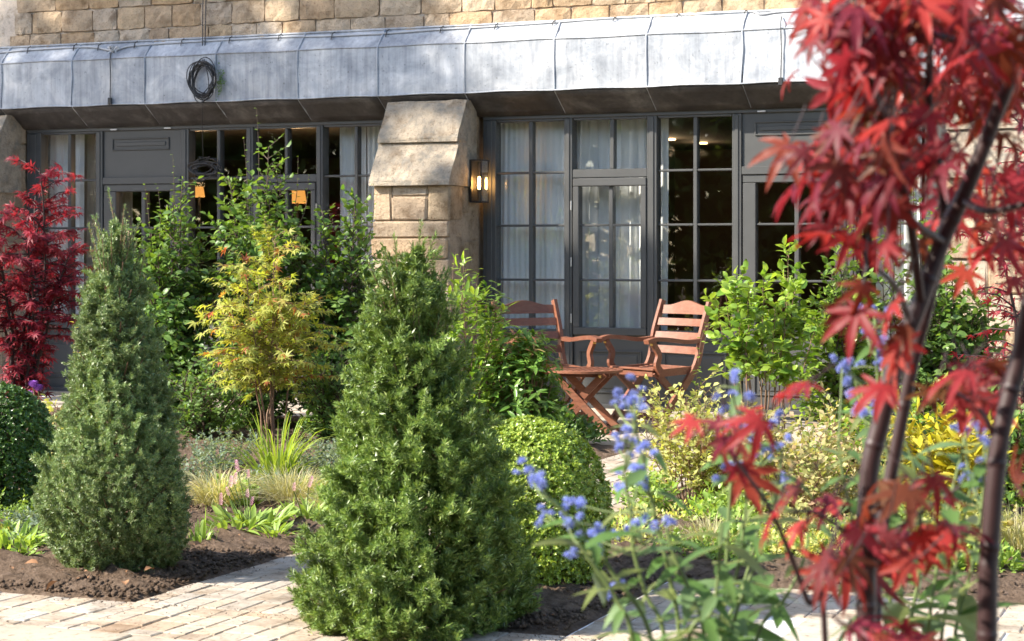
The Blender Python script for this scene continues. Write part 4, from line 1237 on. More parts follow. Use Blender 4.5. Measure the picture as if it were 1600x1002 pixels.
surf_plant('box_dome', 'shaded deep green box dome at the foot of the crimson maple', 'box ball', (bx, by), .60, .268, DS, DR, 5200, BR, .034, G_BOXD, 13, .03, .9, .25, .3, .035, 6, group='clipped box domes')
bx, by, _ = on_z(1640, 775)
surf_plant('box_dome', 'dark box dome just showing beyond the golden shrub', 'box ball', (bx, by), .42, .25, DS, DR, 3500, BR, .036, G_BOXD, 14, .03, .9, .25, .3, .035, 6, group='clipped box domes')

# --- hornbeams against the facade
HB = 'leafy hornbeams planted along the facade'
def hornbeam(px, dep, H, Rr, seed, label, ns=10, n2=38, leaders=(), mats=None):
    b = at_depth(px, 600, dep)
    t = shrub('hornbeam', label, 'shrub', b, mats or [G_HORN, G_HORNL], T_OV2, .062, seed=seed, grp_frac=.42, H=H, Rr=Rr, ns=ns, twigs=int(n2 * 1.5), tl=.27, lpt=11, bare=.06, prof=lambda s: 1.15 - .75 * s ** 2.2, r0=.010, wob=.05, jit=.5, group=HB)
    for i, (x, z0, z1) in enumerate(leaders):
        r = np.random.default_rng(seed * 7 + i)
        leader(t, b, [(x * .7, 0, z0), (x * .9 + .01, .01, (z0 + z1) / 2), (x, 0, z1)], G_HORNL, T_OV2, .045, seed * 9 + i, 16)
    return t
hornbeam(258, 12.9, 1.66, .32, 21, 'tall loose hornbeam in front of the panelled door, behind the greyish yew', leaders=((-.30, 1.1, 1.50), (-.06, 1.3, 1.66), (.06, 1.3, 1.86), (.12, 1.2, 1.6), (-.16, 1.2, 1.66)))
hornbeam(405, 13.0, 1.92, .38, 22, 'tallest hornbeam, its top shoot reaching up past the tangled cable', 11, 40, leaders=((-.02, 1.5, 2.18), (-.12, 1.4, 1.98), (.16, 1.3, 1.86), (.30, 1.3, 1.85), (-.22, 1.2, 1.6), (.38, 1.3, 1.72)))
hornbeam(535, 13.0, 1.56, .36, 23, 'broad hornbeam hiding the foot of the near buttress', 10, 40, leaders=((.24, 1.2, 1.66), (.05, 1.2, 1.55), (-.2, 1.1, 1.5)))
hornbeam(1322, 11.9, 1.32, .20, 24, 'slim sunlit hornbeam in front of the glazed door', 8, 26, mats=[G_LIME, G_HORNL], leaders=((0, 1., 1.55), (.1, 1., 1.48)))
hornbeam(1425, 12.0, 1.55, .26, 25, 'thin hornbeam with bare twigs reaching up behind the red leaves', 6, 16, leaders=((0, 1.3, 2.02), (.1, 1.3, 1.98), (.2, 1.2, 1.86), (-.1, 1.2, 1.8)))
hornbeam(1490, 12.0, 1.14, .31, 26, 'dense dark hornbeam at the foot of the sunlit buttress', 10, 36)

# --- maples in the middle distance
def maple_far(name, label, base, H, Rr, mats, seed, bare, ns=5, twigs=26, tl=.28, lpt=8, lsize=.042, bark='bark_red', frac=.3, up=.15, tpl=T_MAP5, prof=None, r0=.016, **kw):
    t = thing(name, label, 'maple', (base[0], base[1], 0))
    lines, P, D, U = grow(H, Rr, ns, twigs, tl, lpt, seed, bare, prof, up, .03, .45, .12, .05, r0, .35, **kw)
    main = [l for l in lines if len(l[0]) > 3]; tw = [l for l in lines if len(l[0]) == 3]
    tubes('trunk', main, M[bark], t, 7); tubes('twig', tw, M[bark], t, 4)
    r = np.random.default_rng(seed + 5); D[:, 2] -= .35; sz = lsize * r.uniform(.6, 1.2, len(P))
    w = r.random(len(P)) < frac if len(mats) > 1 else np.zeros(len(P), bool)
    cloud('crown', tpl, P[~w], D[~w], U[~w], sz[~w], mats[0], t)
    if w.any(): cloud('tinted_crown', tpl, P[w], D[w], U[w], sz[w], mats[1], t)
    return t, P
b = at_depth(40, 640, 13.4)
maple_far('japanese_maple', 'crimson japanese maple with feathery leaves by the end window bay', b, 1.80, .46, [G_RMAP], 31, .10, 9, 42, .30, 12, .060, up=.05, tpl=T_MAP7, hmin=.86, prof=lambda s: (.42 if s < .45 else .95))
b = at_depth(424, 690, 11.7)
ym, _ = maple_far('japanese_maple', 'yellow japanese maple with coral tinged tips in front of the dark hornbeams', b, 1.30, .36, [G_YMAP, G_OMAP], 32, .36, 7, 30, .28, 10, .056, 'bark_tan', .08, .02, r0=.0075, prof=lambda s: .5 + .8 * math.sin(min(1, max(0, s - .2) * 1.25) * math.pi))
for i, (x, y_, z, zs) in enumerate(((-.52, -.1, .86, .62), (-.44, .0, .72, .55), (.42, -.1, .70, .55), (-.30, .05, 1.08, .8), (-.05, 0, 1.42, 1.1), (-.14, 0, 1.36, 1.1))):
    for k in range(3):
        leader(ym, b, [(x * .15, 0, zs), (x * .6, y_ * .6 + .02 * k, (z + zs) / 2 + .04), (x + .03 * k, y_ + .03 * k, z - .04 * k)], G_YMAP, T_MAP5, .06, 900 + i * 5 + k, 22, 'bark_tan', .003)
b = at_depth(1625, 640, 9.6)
maple_far('japanese_maple', 'far red maple glimpsed between the dark stems beside the sunlit buttress', b, 1.95, .40, [G_RMAP], 33, .3, 5, 26, .3, 8, .05, up=.05)

# --- leafy shrubs round the seats
b = at_depth(728, 690, 11.6)
t = shrub('skimmia', 'fresh light green upright shrub between the tall yew and the buttress', 'shrub', b, G_LIME, T_LAN, .085, 'bark_tan', seed=41, H=1.12, Rr=.17, ns=9, twigs=15, tl=.11, lpt=7, bare=.18, up=.8, r0=.006, jit=.35)
for i, (x, z1) in enumerate(((-.10, 1.18), (-.03, 1.22), (.06, 1.10))):
    leader(t, b, [(x, 0, .85), (x + .01, 0, 1.0), (x + .02, 0, z1)], G_LIME, T_LAN, .085, 411 + i, 12, 'bark_tan')
PR = rosette(11, T_LAN, 22, 6, .085)
PRT = rosette(8, T_LAN, 38, 7, .075)
def pieris(label, base, H, Rr, n, seed, group=None):
    r = np.random.default_rng(seed); t = thing('pieris', label, 'shrub', (base[0], base[1], 0), group=group)
    P, L = [], []
    for i in range(n):
        az = r.uniform(0, 6.28); s = r.random(); z = H * (.1 + .9 * s ** .8); ro = Rr * math.sqrt(r.random()) * (1.05 - .65 * (z / H) ** 2.5)
        p = np.array([ro * math.cos(az), ro * math.sin(az), z]); P.append(p)
        if i % 3 == 0: L.append((np.array([(p[0] * .15, p[1] * .15, 0), (p[0] * .7, p[1] * .7, z * .5), p]), np.array([.006, .005, .003])))
    P = np.array(P); D = P / np.array([Rr, Rr, H * 2]) + np.array([0, 0, .7]) + r.normal(0, .3, P.shape)
    tubes('stem', L, M['bark_tan'], t, 5)
    w = (r.random(n) < .10) & (P[:, 2] > H * .45)
    cloud('foliage', PR, P[~w], D[~w], r.normal(0, 1, (n, 3))[~w], r.uniform(.75, 1.15, n)[~w], G_PIER, t)
    k = np.where(w)[0]
    for i in k:
        F = frames(D[i:i + 1], r.normal(0, 1, (1, 3)))[0]
        put('bronze_shoot', PRT_ME, t, loc=tuple(P[i] + unit(D[i]) * .02), kind='stuff').rotation_euler = Matrix(F.tolist()).to_euler()
    return t
PRT_ME = make_mesh('bronze_shoot', *PRT, G_PIERT)
b = at_depth(822, 680, 11.75)
pieris('bushy pieris with whorled narrow leaves and bronze shoots in front of the half hidden chair', b, .62, .235, 230, 42)
b = at_depth(768, 690, 11.9)
pieris('taller pieris topped by a bronze whorl right under the window', b, .95, .10, 60, 43)
b = on_z(1192, 703)
t = shrub('ninebark', 'lime green shrub on bare red brown stems in front of the glazed door', 'shrub', b, [G_LIME, G_LIME], T_OV2, .075, 'bark_tan', seed=44, grp_frac=.2, H=1.26, Rr=.24, ns=17, twigs=11, tl=.125, lpt=8, bare=.42, up=.7, r0=.006, b0=.16, jit=.4)
b = on_z(1085, 672)
t = shrub('young_climber', 'thin arching young shoot with pale paired leaves beside the sunlit chair', 'plant', b, G_LIME, T_OV2, .04, 'bark_tan', seed=45, H=.42, Rr=.1, ns=3, twigs=6, tl=.05, lpt=4, bare=.2, r0=.003)
leader(t, b, [(0, 0, .2), (.02, 0, .4), (.05, .0, .62), (.10, 0, .72), (.06, -.02, .52)], G_LIME, T_OV2, .05, 451, 18, 'bark_tan', .003)
b = on_z(1078, 800)
shrub('spirea', 'pale yellowish spirea mound in front of the sunlit chair', 'shrub', b, G_SPIR, T_OV, .034, 'bark_tan', seed=46, H=.60, Rr=.27, ns=24, twigs=13, tl=.12, lpt=8, bare=.25, up=.6, r0=.004, b0=.10)
b = on_z(1150, 800)
shrub('spirea', 'small pale spirea mound between the larger two, behind the blue flowers', 'shrub', b, G_SPIR, T_OV, .034, 'bark_tan', seed=146, H=.42, Rr=.22, ns=22, twigs=12, tl=.11, lpt=8, bare=.15, up=.6, r0=.004, b0=.10)
b = on_z(1255, 822)
shrub('spirea', 'pinkish tan spirea mound behind the blue flowers, nearest the glazed door', 'shrub', b, G_TAN, T_OV, .036, 'bark_tan', seed=47, H=.52, Rr=.38, ns=28, twigs=14, tl=.13, lpt=8, bare=.1, up=.5, r0=.004, b0=.12)
b = on_z(1475, 828)
shrub('choisya', 'golden yellow choisya glowing in the sun behind the dark maple stems', 'shrub', b, G_GOLD, T_LAN, .085, 'bark_tan', seed=48, H=.50, Rr=.27, ns=20, twigs=11, tl=.12, lpt=8, bare=.1, up=.6, r0=.004)
b = on_z(1500, 882)
shrub('euonymus', 'small creamy leaved shrub on the soil in front of the golden choisya', 'shrub', b, G_SPIR, T_OV2, .05, 'stem_green', seed=49, H=.20, Rr=.14, ns=12, twigs=6, tl=.08, lpt=6, bare=.1, r0=.003)
b = on_z(1560, 800)
shrub('laurel', 'dark green bushy shrub partly behind the thickest upright dark stem', 'shrub', b, G_HORN, T_OV2, .06, seed=50, H=.55, Rr=.25, ns=10, twigs=12, tl=.14, lpt=7, bare=.1)
b = on_z(1420, 770)
shrub('laurel', 'mixed green low shrub behind the golden choisya and the blue flower stems', 'shrub', b, [G_PIER, G_LIME], T_OV2, .055, seed=51, grp_frac=.4, H=.52, Rr=.3, ns=12, twigs=12, tl=.14, lpt=7, bare=.1)
b = on_z(1330, 770)
shrub('laurel', 'fresh green low shrub under the slim sunlit hornbeam', 'shrub', b, G_LIME, T_OV2, .05, seed=52, H=.40, Rr=.22, ns=12, twigs=10, tl=.12, lpt=7, bare=.1)
b = on_z(1015, 815)
shrub('potentilla', 'sprawling pale green low plant spilling over the paving beside the clipped box dome', 'plant', b, G_HERB, T_OV, .04, 'stem_green', seed=53, H=.18, Rr=.15, ns=14, twigs=7, tl=.09, lpt=6, bare=.1, r0=.003)
b = on_z(300, 745)
shrub('undergrowth_shrub', 'low dark green shrub in shade under the tall hornbeams', 'shrub', at_depth(320, 690, 12.0), G_HORN, T_OV2, .042, seed=54, H=.52, Rr=.4, ns=16, twigs=16, tl=.18, lpt=7, bare=.05)
shrub('undergrowth_shrub', 'dark green shrub closing the gap between yellow maple and greyish yew', 'shrub', at_depth(395, 690, 12.7), G_HORN, T_OV2, .042, seed=57, H=.70, Rr=.5, ns=18, twigs=16, tl=.2, lpt=8, bare=.03)
shrub('undergrowth_shrub', 'mid green bushy shrub to the side of the yellow maple trunk', 'shrub', at_depth(525, 690, 12.0), G_HORN, T_OV2, .042, seed=55, H=.62, Rr=.38, ns=16, twigs=16, tl=.18, lpt=7, bare=.05)
b = on_z(118, 760)
t = shrub('deutzia', 'yellow leaved whippy shrub in the gap between dark dome and greyish yew', 'shrub', b, G_SPIR, T_OV2, .05, 'bark_tan', seed=56, H=.50, Rr=.12, ns=6, twigs=9, tl=.10, lpt=6, bare=.2)
leader(t, b, [(0, 0, .4), (.02, 0, .62), (-.01, .0, .84)], G_GOLD, T_OV2, .05, 561, 18, 'bark_tan')

# --- grasses
def grass(label, base, n, H, reach, w, mat, seed, name='ornamental_grass', cat='grass', curve=1.6, group=None, r0=.04, upr=.0):
    r = np.random.default_rng(seed); t = thing(name, label, cat, (base[0], base[1], 0), group=group)
    seg = 6; s = np.linspace(0, 1, seg + 1)
    az = r.uniform(0, 6.28, n); h = H * r.uniform(.5, 1.05, n); re = reach * r.uniform(.15, 1.1, n) ** (1 + upr)
    dv = np.stack([np.cos(az), np.sin(az)], 1); b0 = dv * (r0 * np.sqrt(r.random(n)))[:, None] + r.normal(0, r0 * .3, (n, 2))
    zz = s[None] * h[:, None] * (1 + .25 * (1 - s[None])) - (s[None] ** 3) * h[:, None] * (.35 * curve * (re / (reach + 1e-6)))[:, None]
    xy = b0[:, None] + dv[:, None] * (re[:, None] * s[None] ** curve)[..., None]
    C = np.concatenate([xy, np.maximum(zz, .01)[..., None]], -1)
    sd = np.stack([-dv[:, 1], dv[:, 0], np.zeros(n)], 1) + r.normal(0, .3, (n, 3)); ww = w * r.uniform(.7, 1.2, n)[:, None] * (1 - s[None] ** 2.2 * .92) / 2
    A = C + sd[:, None] * ww[..., None]; B = C - sd[:, None] * ww[..., None]
    V = np.stack([A, B], 2).reshape(n, -1, 3); k = np.arange(seg) * 2
    f = np.stack([k, k + 1, k + 3, k + 2], 1); F = f[None] + (np.arange(n) * (2 * (seg + 1)))[:, None, None]
    put('blade', make_mesh('blade', V.reshape(-1, 3), F.reshape(-1, 4), mat), t, kind='stuff')
    return t
FG = 'feathery straw coloured grasses'
grass('tall yellow green sword leaved grass in front of the yellow maple', on_z(432, 775), 130, .50, .32, .0115, G_GRASS, 61, curve=1.25, r0=.05)
grass('arching straw coloured grass beside the greyish yew', on_z(340, 800), 560, .26, .30, .0035, G_FEATH, 62, group=FG, r0=.07)
grass('straw coloured grass under the sword leaved clump', on_z(455, 795), 620, .25, .30, .0035, G_FEATH, 63, group=FG, r0=.08)
grass('pale feathery grass close against the side of the tall yew', on_z(512, 815), 320, .20, .18, .0035, G_FEATH, 64, group=FG, r0=.06)
grass('pale feathery grass hummock behind the blue flower stems', on_z(1112, 872), 480, .22, .22, .0035, G_FEATH, 65, group=FG, r0=.08)
grass('soft green and straw grass at the edge beside the thickest dark stem', on_z(1590, 880), 380, .26, .2, .004, G_FEATH, 66, group=FG, r0=.07)
grass('small upright clump of green iris blades at the foot of the greyish yew', on_z(312, 863), 34, .20, .06, .012, G_IRIS, 67, 'iris', 'iris', r0=.045)
grass('single short clump of broad blades on the soil before the dark dome', on_z(58, 885), 14, .10, .07, .016, G_IRIS, 68, 'iris', 'iris', r0=.02)

# --- leafy perennials: rosettes of leaves set out singly
HL = [make_mesh('leaf', *leaf_tpl(.25, (0, .2, .45, .75, 1), (.25, .7, 1, .75, 0), .18, dr), G_HERB) for dr in (.15, .3, .45)]
BL = [make_mesh('leaf', *leaf_tpl(.85, (0, .15, .4, .7, 1), (.3, .9, 1, .75, .0), .10, dr), G_HERB) for dr in (.1, .25)]
def perennial(name, label, cat, base, n, size, spread, seed, meshes=HL, group=None, pitch=.8, z0=.02):
    r = np.random.default_rng(seed); t = thing(name, label, cat, (base[0], base[1], .03), group=group)
    for i in range(int(n * 2.1)):
        az = i * 2.4 + r.normal(0, .3); ro = 1.15 * spread * math.sqrt(r.random()); p = r.normal(pitch, .25)
        d = np.array([[math.cos(az) * math.cos(p), math.sin(az) * math.cos(p), math.sin(p)]])
        F = frames(d, np.array([[0, 0, 1.]]) + r.normal(0, .25, (1, 3)))[0]
        k = size * r.uniform(.75, 1.35)
        put('leaf', meshes[i % len(meshes)], t, loc=(ro * math.cos(az), ro * math.sin(az), z0 * r.random()), scale=(k, k, k)).rotation_euler = Matrix(F.tolist()).to_euler()
    return t
def spike_mesh(nm, L, rad, n, mat, seed):
    r = np.random.default_rng(seed); s = (np.arange(n) + .5) / n; az = np.arange(n) * 2.4
    rr_ = rad * np.sin(np.pi * np.clip(s * .9 + .1, 0, 1)) ** .6
    P = np.stack([rr_ * np.cos(az) * .5, rr_ * np.sin(az) * .5, s * L], 1); D = np.stack([np.cos(az), np.sin(az), .7 + 0 * s], 1)
    TV, TF = T_OV; F = frames(D, np.tile([0, 0, 1.], (n, 1)))
    V = np.einsum('nij,vj->nvi', F, TV) * (rad * 1.1) + P[:, None]
    FF = TF[None] + (np.arange(n) * len(TV))[:, None, None]
    return make_mesh(nm, V.reshape(-1, 3), FF.reshape(-1, 3), mat)
SPIKE = [spike_mesh('flower_spike', .050, .0085, 60, G_PERS, 1), spike_mesh('flower_spike', .036, .0075, 44, G_PERS, 2)]
def spikes(t, base, pts, seed):
    """pink pokers on thin stems rising from the plant t"""
    r = np.random.default_rng(seed); o = np.array([base[0], base[1], .03])
    for i, (px, py) in enumerate(pts):
        dep = math.hypot(base[0], base[1] + DIST) * r.uniform(.985, 1.015) * .985
        e = np.array(at_depth(px, py, dep)) - o
        b0 = np.array([e[0] * .35, e[1] * .35, 0])
        tubes('flower_stem', [(smooth_path([b0, (b0 + e) / 2 + r.normal(0, .012, 3), e], 5), .0022)], M['stem_green'], t, 5, kind='stuff')
        put('flower_spike', SPIKE[i % 2], t, loc=tuple(e), rot=(r.normal(0, .16), r.normal(0, .16), r.uniform(0, 6)))
PG = 'persicaria clumps with pink flower spikes'
b = on_z(392, 835); t = perennial('persicaria', 'persicaria with many pink spikes in front of the sword leaved grass', 'perennial', b, 46, .085, .13, 71, group=PG)
spikes(t, b, ((372, 738), (388, 748), (366, 758), (358, 775), (359, 762), (392, 790), (345, 790), (386, 778)), 1)
b = on_z(482, 822); t = perennial('persicaria', 'persicaria leaf clump with one pale spike next to the tall yew', 'perennial', b, 26, .075, .08, 72, group=PG)
spikes(t, b, ((482, 762), (459, 768)), 2)
b = on_z(66, 812); t = perennial('persicaria', 'persicaria with a leaning pink spike between dark dome and greyish yew', 'perennial', b, 14, .08, .06, 73, group=PG)
spikes(t, b, ((67, 775), (52, 748), (76, 748)), 3)
b = on_z(18, 868); perennial('persicaria', 'light green leaf clump on the soil in front of the dark dome', 'perennial', b, 32, .08, .10, 74, group=PG)
b = on_z(430, 850); perennial('perennial_rosette', 'low leaf rosette at the paved edge below the pink spikes', 'perennial', b, 18, .055, .05, 75)
b = on_z(362, 845); perennial('perennial_rosette', 'leaf rosette between the iris blades and the pink spikes', 'perennial', b, 24, .075, .08, 76)
b = on_z(85, 868); perennial('perennial_rosette', 'small leaf rosette under the skirt of the greyish yew', 'perennial', b, 14, .05, .05, 77)
b = on_z(1318, 852); perennial('brunnera', 'broad leaved low perennial behind the pair of dark maple stems', 'perennial', b, 26, .075, .13, 78, BL, pitch=.35)
b = on_z(1205, 868); perennial('brunnera', 'broad leaved low perennial beside the feathery hummock', 'perennial', b, 20, .065, .12, 79, BL, pitch=.35)
b = on_z(1420, 880); perennial('brunnera', 'broad leaved low perennial at the paved edge near the creamy shrub', 'perennial', b, 20, .06, .12, 80, BL, pitch=.35)
b = on_z(978, 850); perennial('perennial_rosette', 'leaf rosette at the bed corner beside the clipped dome', 'perennial', b, 22, .07, .10, 81)
b = on_z(1560, 905); perennial('perennial_rosette', 'tiny leaf rosette at the paved edge by the thickest dark stem', 'perennial', b, 16, .05, .08, 82)
def herb(label, px, py, seed, mat, H=.16, Rr=.16, ns=26, ls=.022, name='catmint', cat='perennial'):
    shrub(name, label, cat, on_z(px, py), mat, T_OV, ls, 'stem_green', seed=seed, H=H, Rr=Rr, ns=ns, twigs=6, tl=.045, lpt=7, bare=.05, up=.8, r0=.0022, b0=.08)
herb('silvery catmint haze in the shade behind the pink spikes', 285, 765, 91, G_GREY, .22, .24, 34)
herb('silvery catmint between the sword leaved grass and dark shrub', 352, 740, 92, G_GREY, .24, .22, 34)
herb('grey green catmint close to the side of the tall yew', 512, 752, 93, G_GREY, .24, .2, 34)
herb('grey green thyme cushion in front of the dark dome', 60, 850, 94, G_GREY, .13, .16, 30)
herb('green thyme cushion beside the light green leaf clump', 15, 832, 95, G_HERB, .14, .12, 24)
herb('low herb cushion on the soil behind the dark stems', 1385, 855, 96, G_HERB, .12, .16, 26)
herb('low straw green cushion behind the broad leaved perennial', 1270, 850, 97, G_TAN, .14, .16, 26)
herb('low herb cushion at the edge of the sunny paving', 1150, 890, 98, G_HERB, .09, .12, 22)
herb('straw green cushion by the thickest dark stem', 1480, 850, 99, G_SPIR, .16, .16, 26)
herb('low green cushion beside the path near the pale spirea', 1015, 775, 100, G_HERB, .12, .10, 22)
herb('low green cushion under the lime green shrub', 1180, 760, 101, G_SPIR, .26, .22, 30)
herb('pale green cushion at the paved edge behind the thin drooping maple twig', 1230, 885, 102, G_SPIR, .13, .16, 28)
herb('fresh green cushion filling the edge between the dark stems', 1460, 900, 103, G_HERB, .10, .16, 28)
herb('pale cushion spilling on the soil in front of the feathery hummock', 1085, 880, 104, G_HERB, .12, .16, 28)
herb('straw green mound behind the broad leaved perennials', 1340, 825, 105, G_TAN, .24, .22, 34)
herb('pale green mound under the golden choisya', 1540, 862, 106, G_SPIR, .18, .2, 30)
# --- low growth nobody could count
def ground_cover(mat, tpl, size, regions, seed, keep):
    r = np.random.default_rng(seed); P, D, U = [], [], []
    for (x0, x1, y0, y1, n, rad, h) in regions:
        for _ in range(n):
            c = np.array([r.uniform(x0, x1), r.uniform(y0, y1), .03]); q = rad * r.uniform(.6, 1.3); k = int(170 * (q / .12) ** 2)
            v = unit(r.normal(0, 1, (k, 3))); v[:, 2] = abs(v[:, 2]); p = v * (r.random((k, 1)) ** .45) * [q, q, h * r.uniform(.6, 1.2)]
            P.append(c + p); D.append(v + [0, 0, .5] + r.normal(0, .5, (k, 3))); U.append(v * .6 + [0, 0, .8] + r.normal(0, .35, (k, 3)))
    P = np.concatenate(P)
    o = cloud('ground_cover', tpl, P, np.concatenate(D), np.concatenate(U), size * r.uniform(.6, 1.2, len(P)), mat)
    return tag(o, keep, 'ground cover')
ground_cover(G_HERB, T_OV2, .034, [(-2.75, .2, -6.6, -5.9, 16, .12, .12), (-2.6, .3, -5.9, -3.4, 42, .15, .18), (-4.7, -3.85, -6.6, -5.2, 9, .11, .10), (-5.2, -4.35, -7.75, -7.0, 9, .10, .10)], 201, 'fresh green low growth spread over the beds on both sides of the brick walk')
ground_cover(G_SPIR, T_OV, .024, [(-2.6, .2, -6.75, -5.6, 16, .10, .10), (-2.55, .3, -5.4, -3.2, 28, .14, .22), (-5.2, -4.45, -7.7, -7.1, 5, .09, .08)], 202, 'pale yellowish low growth between the shrubs of the sunny bed')
ground_cover(G_GREY, T_OV, .020, [(-5.2, -3.8, -6.0, -4.0, 22, .16, .14), (-5.3, -4.45, -7.6, -7.1, 6, .10, .09)], 203, 'silvery grey green low growth under the maple and hornbeams')
ground_cover(G_HORN, T_OV2, .042, [(-6.8, -3.8, -3.0, -2.4, 22, .2, .22)], 204, 'dark green low growth at the foot of the hornbeams')
# verbena head by the crimson maple
b = on_z(70, 730); t = thing('verbena', 'thin purple verbena head between dark dome and maple trunk', 'flower', (b[0], b[1], 0))
o_ = np.array([b[0], b[1], 0])
VH = spike_mesh('flower_head', .03, .02, 50, G_VERB, 5)
for px, py in ((52, 606), (45, 622), (60, 612)):
    e = np.array(at_depth(px, py, 9.9)) - o_
    tubes('stem', [(smooth_path([(0, 0, 0), e * .5 + (.01, 0, 0), e], 5), .003)], M['stem_green'], t, 5)
    put('flower_head', VH, t, loc=tuple(e))
# tuft growing out of the canopy behind the cable coil
p = np.array(on_y(346, 128, YC - .01))
t = thing('canopy_tuft', 'small green tuft sprouting from the lead behind the cable coil', 'plant', tuple(p))
r = np.random.default_rng(4); P = r.normal(0, 1, (110, 3)) * [.022, .008, .055] + (0, -.015, 0)
cloud('foliage', T_OV, P, r.normal(0, 1, (110, 3)) + (0, -1, 0), r.normal(0, 1, (110, 3)), .018, G_HORN, t)
tubes('stem', [(np.array([(0, 0, -.08), (.004, -.012, 0), (0, -.01, .09)]), .002)], M['stem_green'], t)
# fallen leaves on the soil
for i, (px, py) in enumerate(((90, 912), (60, 884), (305, 855), (240, 893), (196, 918))):
    x, y, _ = on_z(px, py, .05); m = make_mesh('fallen_leaf', *leaf_tpl(.6, fold=.3, droop=.3), M['dead_leaf'])
    o = put('fallen_leaf', m, loc=(x, y, .058), rot=(rng.normal(0, .3), rng.normal(0, .3), rng.uniform(0, 6)), scale=(.05, .05, .05))
    tag(o, ['curled orange leaf on the soil before the dark dome', 'brown leaf stuck upright by the short broad blades', 'orange leaf at the foot of the iris blades', 'tan leaf under the skirt of the greyish yew', 'small tan leaf near the paved corner of the bed'][i], 'leaf', 'fallen leaves on the soil')

# ================================================================== NEAR PLANTS
# --- blue flowering caryopteris
CL = [make_mesh('leaf', *leaf_tpl(.34, (0, .12, .28, .44, .6, .76, .9, 1), (.12, .6, .92, 1, .88, .62, .3, 0), .16, dr, .07), G_CARY, True) for dr in (.12, .3, .5, .75)]
def flower_mesh(seed, n=46):
    r = np.random.default_rng(seed); it = []
    for i in range(n):
        z = r.uniform(-.15, 1); a = r.uniform(0, 6.28); q = math.sqrt(max(0, 1 - z * z))
        d = np.array([q * math.cos(a), q * math.sin(a), z]); c = d * np.array([.75, .75, .5])
        for k in range(3):
            dd = unit(d + r.normal(0, .55, 3)); it.append((T_OV, c * .7, dd, r.normal(0, 1, 3), r.uniform(.35, .55)))
        for k in range(2):
            dd = unit(d + r.normal(0, .3, 3)); it.append((diamond(.06), c * .8, dd, r.normal(0, 1, 3), r.uniform(.6, .9)))
    return make_mesh('flower_head', *join_tpl(it), G_FLOW)
FH = [flower_mesh(i) for i in range(4)]
def caryopteris(label, stems, flowers, dep, seed, leafgap=.034):
    r = np.random.default_rng(seed)
    low = at_depth(stems[0][0][0], 1010, dep)
    base = np.array([low[0], low[1], 0.])
    t = thing('caryopteris', label, 'flowering shrub', tuple(base), group='blue flowered shrubs close by the camera')
    tips = []
    lines = []
    for si, st in enumerate(stems):
        dd = dep * (1 + r.normal(0, .035))
        pts = [np.array(at_depth(px, py, dd)) - base for px, py in st]
        if len(st) > 2 and st[0][1] > 990: pts = [np.array([pts[0][0] * .25, pts[0][1] * .25, 0]), np.array([pts[0][0] * .6, pts[0][1] * .6, pts[0][2] * .55])] + pts
        L = smooth_path(pts, 8); lines.append((L, np.linspace(.0040, .0020, len(L))))
        seg = np.r_[0, np.cumsum(np.linalg.norm(np.diff(L, axis=0), axis=1))]
        az0 = r.uniform(0, 6.28)
        z_start = .30 if st[0][1] > 990 else .0
        for k, s in enumerate(np.arange(leafgap * .8, seg[-1] - .01, leafgap)):
            i = np.searchsorted(seg, s) - 1; f = (s - seg[i]) / (seg[i + 1] - seg[i]); p = L[i] + (L[i + 1] - L[i]) * f
            if p[2] < z_start: continue
            up = unit(L[i + 1] - L[i]); q = s / seg[-1]
            for sg in (0, math.pi):
                if r.random() < .12: continue
                a = az0 + k * 1.57 + sg + r.normal(0, .25)
                d = np.array([math.cos(a), math.sin(a), r.normal(-.05, .3)]) + up * .25
                F = frames(d[None], (np.array([0, 0, 1.]) + r.normal(0, .25, 3))[None])[0]
                sz = (.108 if q < .75 else .070) * r.uniform(.6, 1.15)
                tips.append((p, F, sz))
    tubes('stem', lines, M['stem_green'], t, 6)
    for p, F, sz in tips:
        put('leaf', CL[r.integers(4)], t, loc=tuple(p), scale=(sz,) * 3).rotation_euler = Matrix(F.tolist()).to_euler()
    allp = np.concatenate([l[0] for l in lines]); ped = []
    for px, py in flowers:
        c = np.array(at_depth(px, py, dep * (1 + r.normal(0, .03)))) - base
        for q in range(3):
            k = .0080 * r.uniform(.75, 1.2); cq = c + (r.normal(0, .011, 3) if q else 0)
            put('flower_head', FH[r.integers(4)], t, loc=tuple(cq), scale=(k, k, k * r.uniform(.8, 1.2)), rot=(r.normal(0, .6), r.normal(0, .6), r.uniform(0, 6)))
        d = np.linalg.norm(allp - c + np.array([0, 0, .035]), axis=1); j = allp[np.argmin(d)]
        ped.append((smooth_path([j, (j + c) / 2 + (0, 0, -.008), c], 4), .0016))
    tubes('flower_stalk', ped, M['stem_green'], t, 5, kind='stuff')
    return t
caryopteris('blue flowered stems with grey green leaves in front of the pale spirea and the chair',
    [[(1062, 1010), (1046, 900), (1022, 800), (1000, 700), (985, 635)], [(1020, 1010), (960, 900), (915, 835), (880, 800), (848, 768)],
     [(1040, 1010), (1010, 930), (990, 860), (985, 800), (975, 740)], [(990, 1010), (965, 940), (925, 880), (905, 850)],
     [(1100, 1010), (1080, 930), (1050, 860), (1040, 815)], [(1075, 1010), (1110, 960), (1122, 900), (1128, 820)]],
    [(975, 624), (1003, 608), (960, 630), (990, 616), (979, 683), (967, 702), (990, 690), (1008, 696), (996, 755), (965, 759), (1006, 750), (835, 757), (826, 736), (842, 752), (893, 786), (883, 792), (847, 811), (852, 803), (887, 818), (897, 862), (929, 843), (920, 840), (950, 933), (980, 826), (994, 818), (1040, 814)],
    2.85, 1)
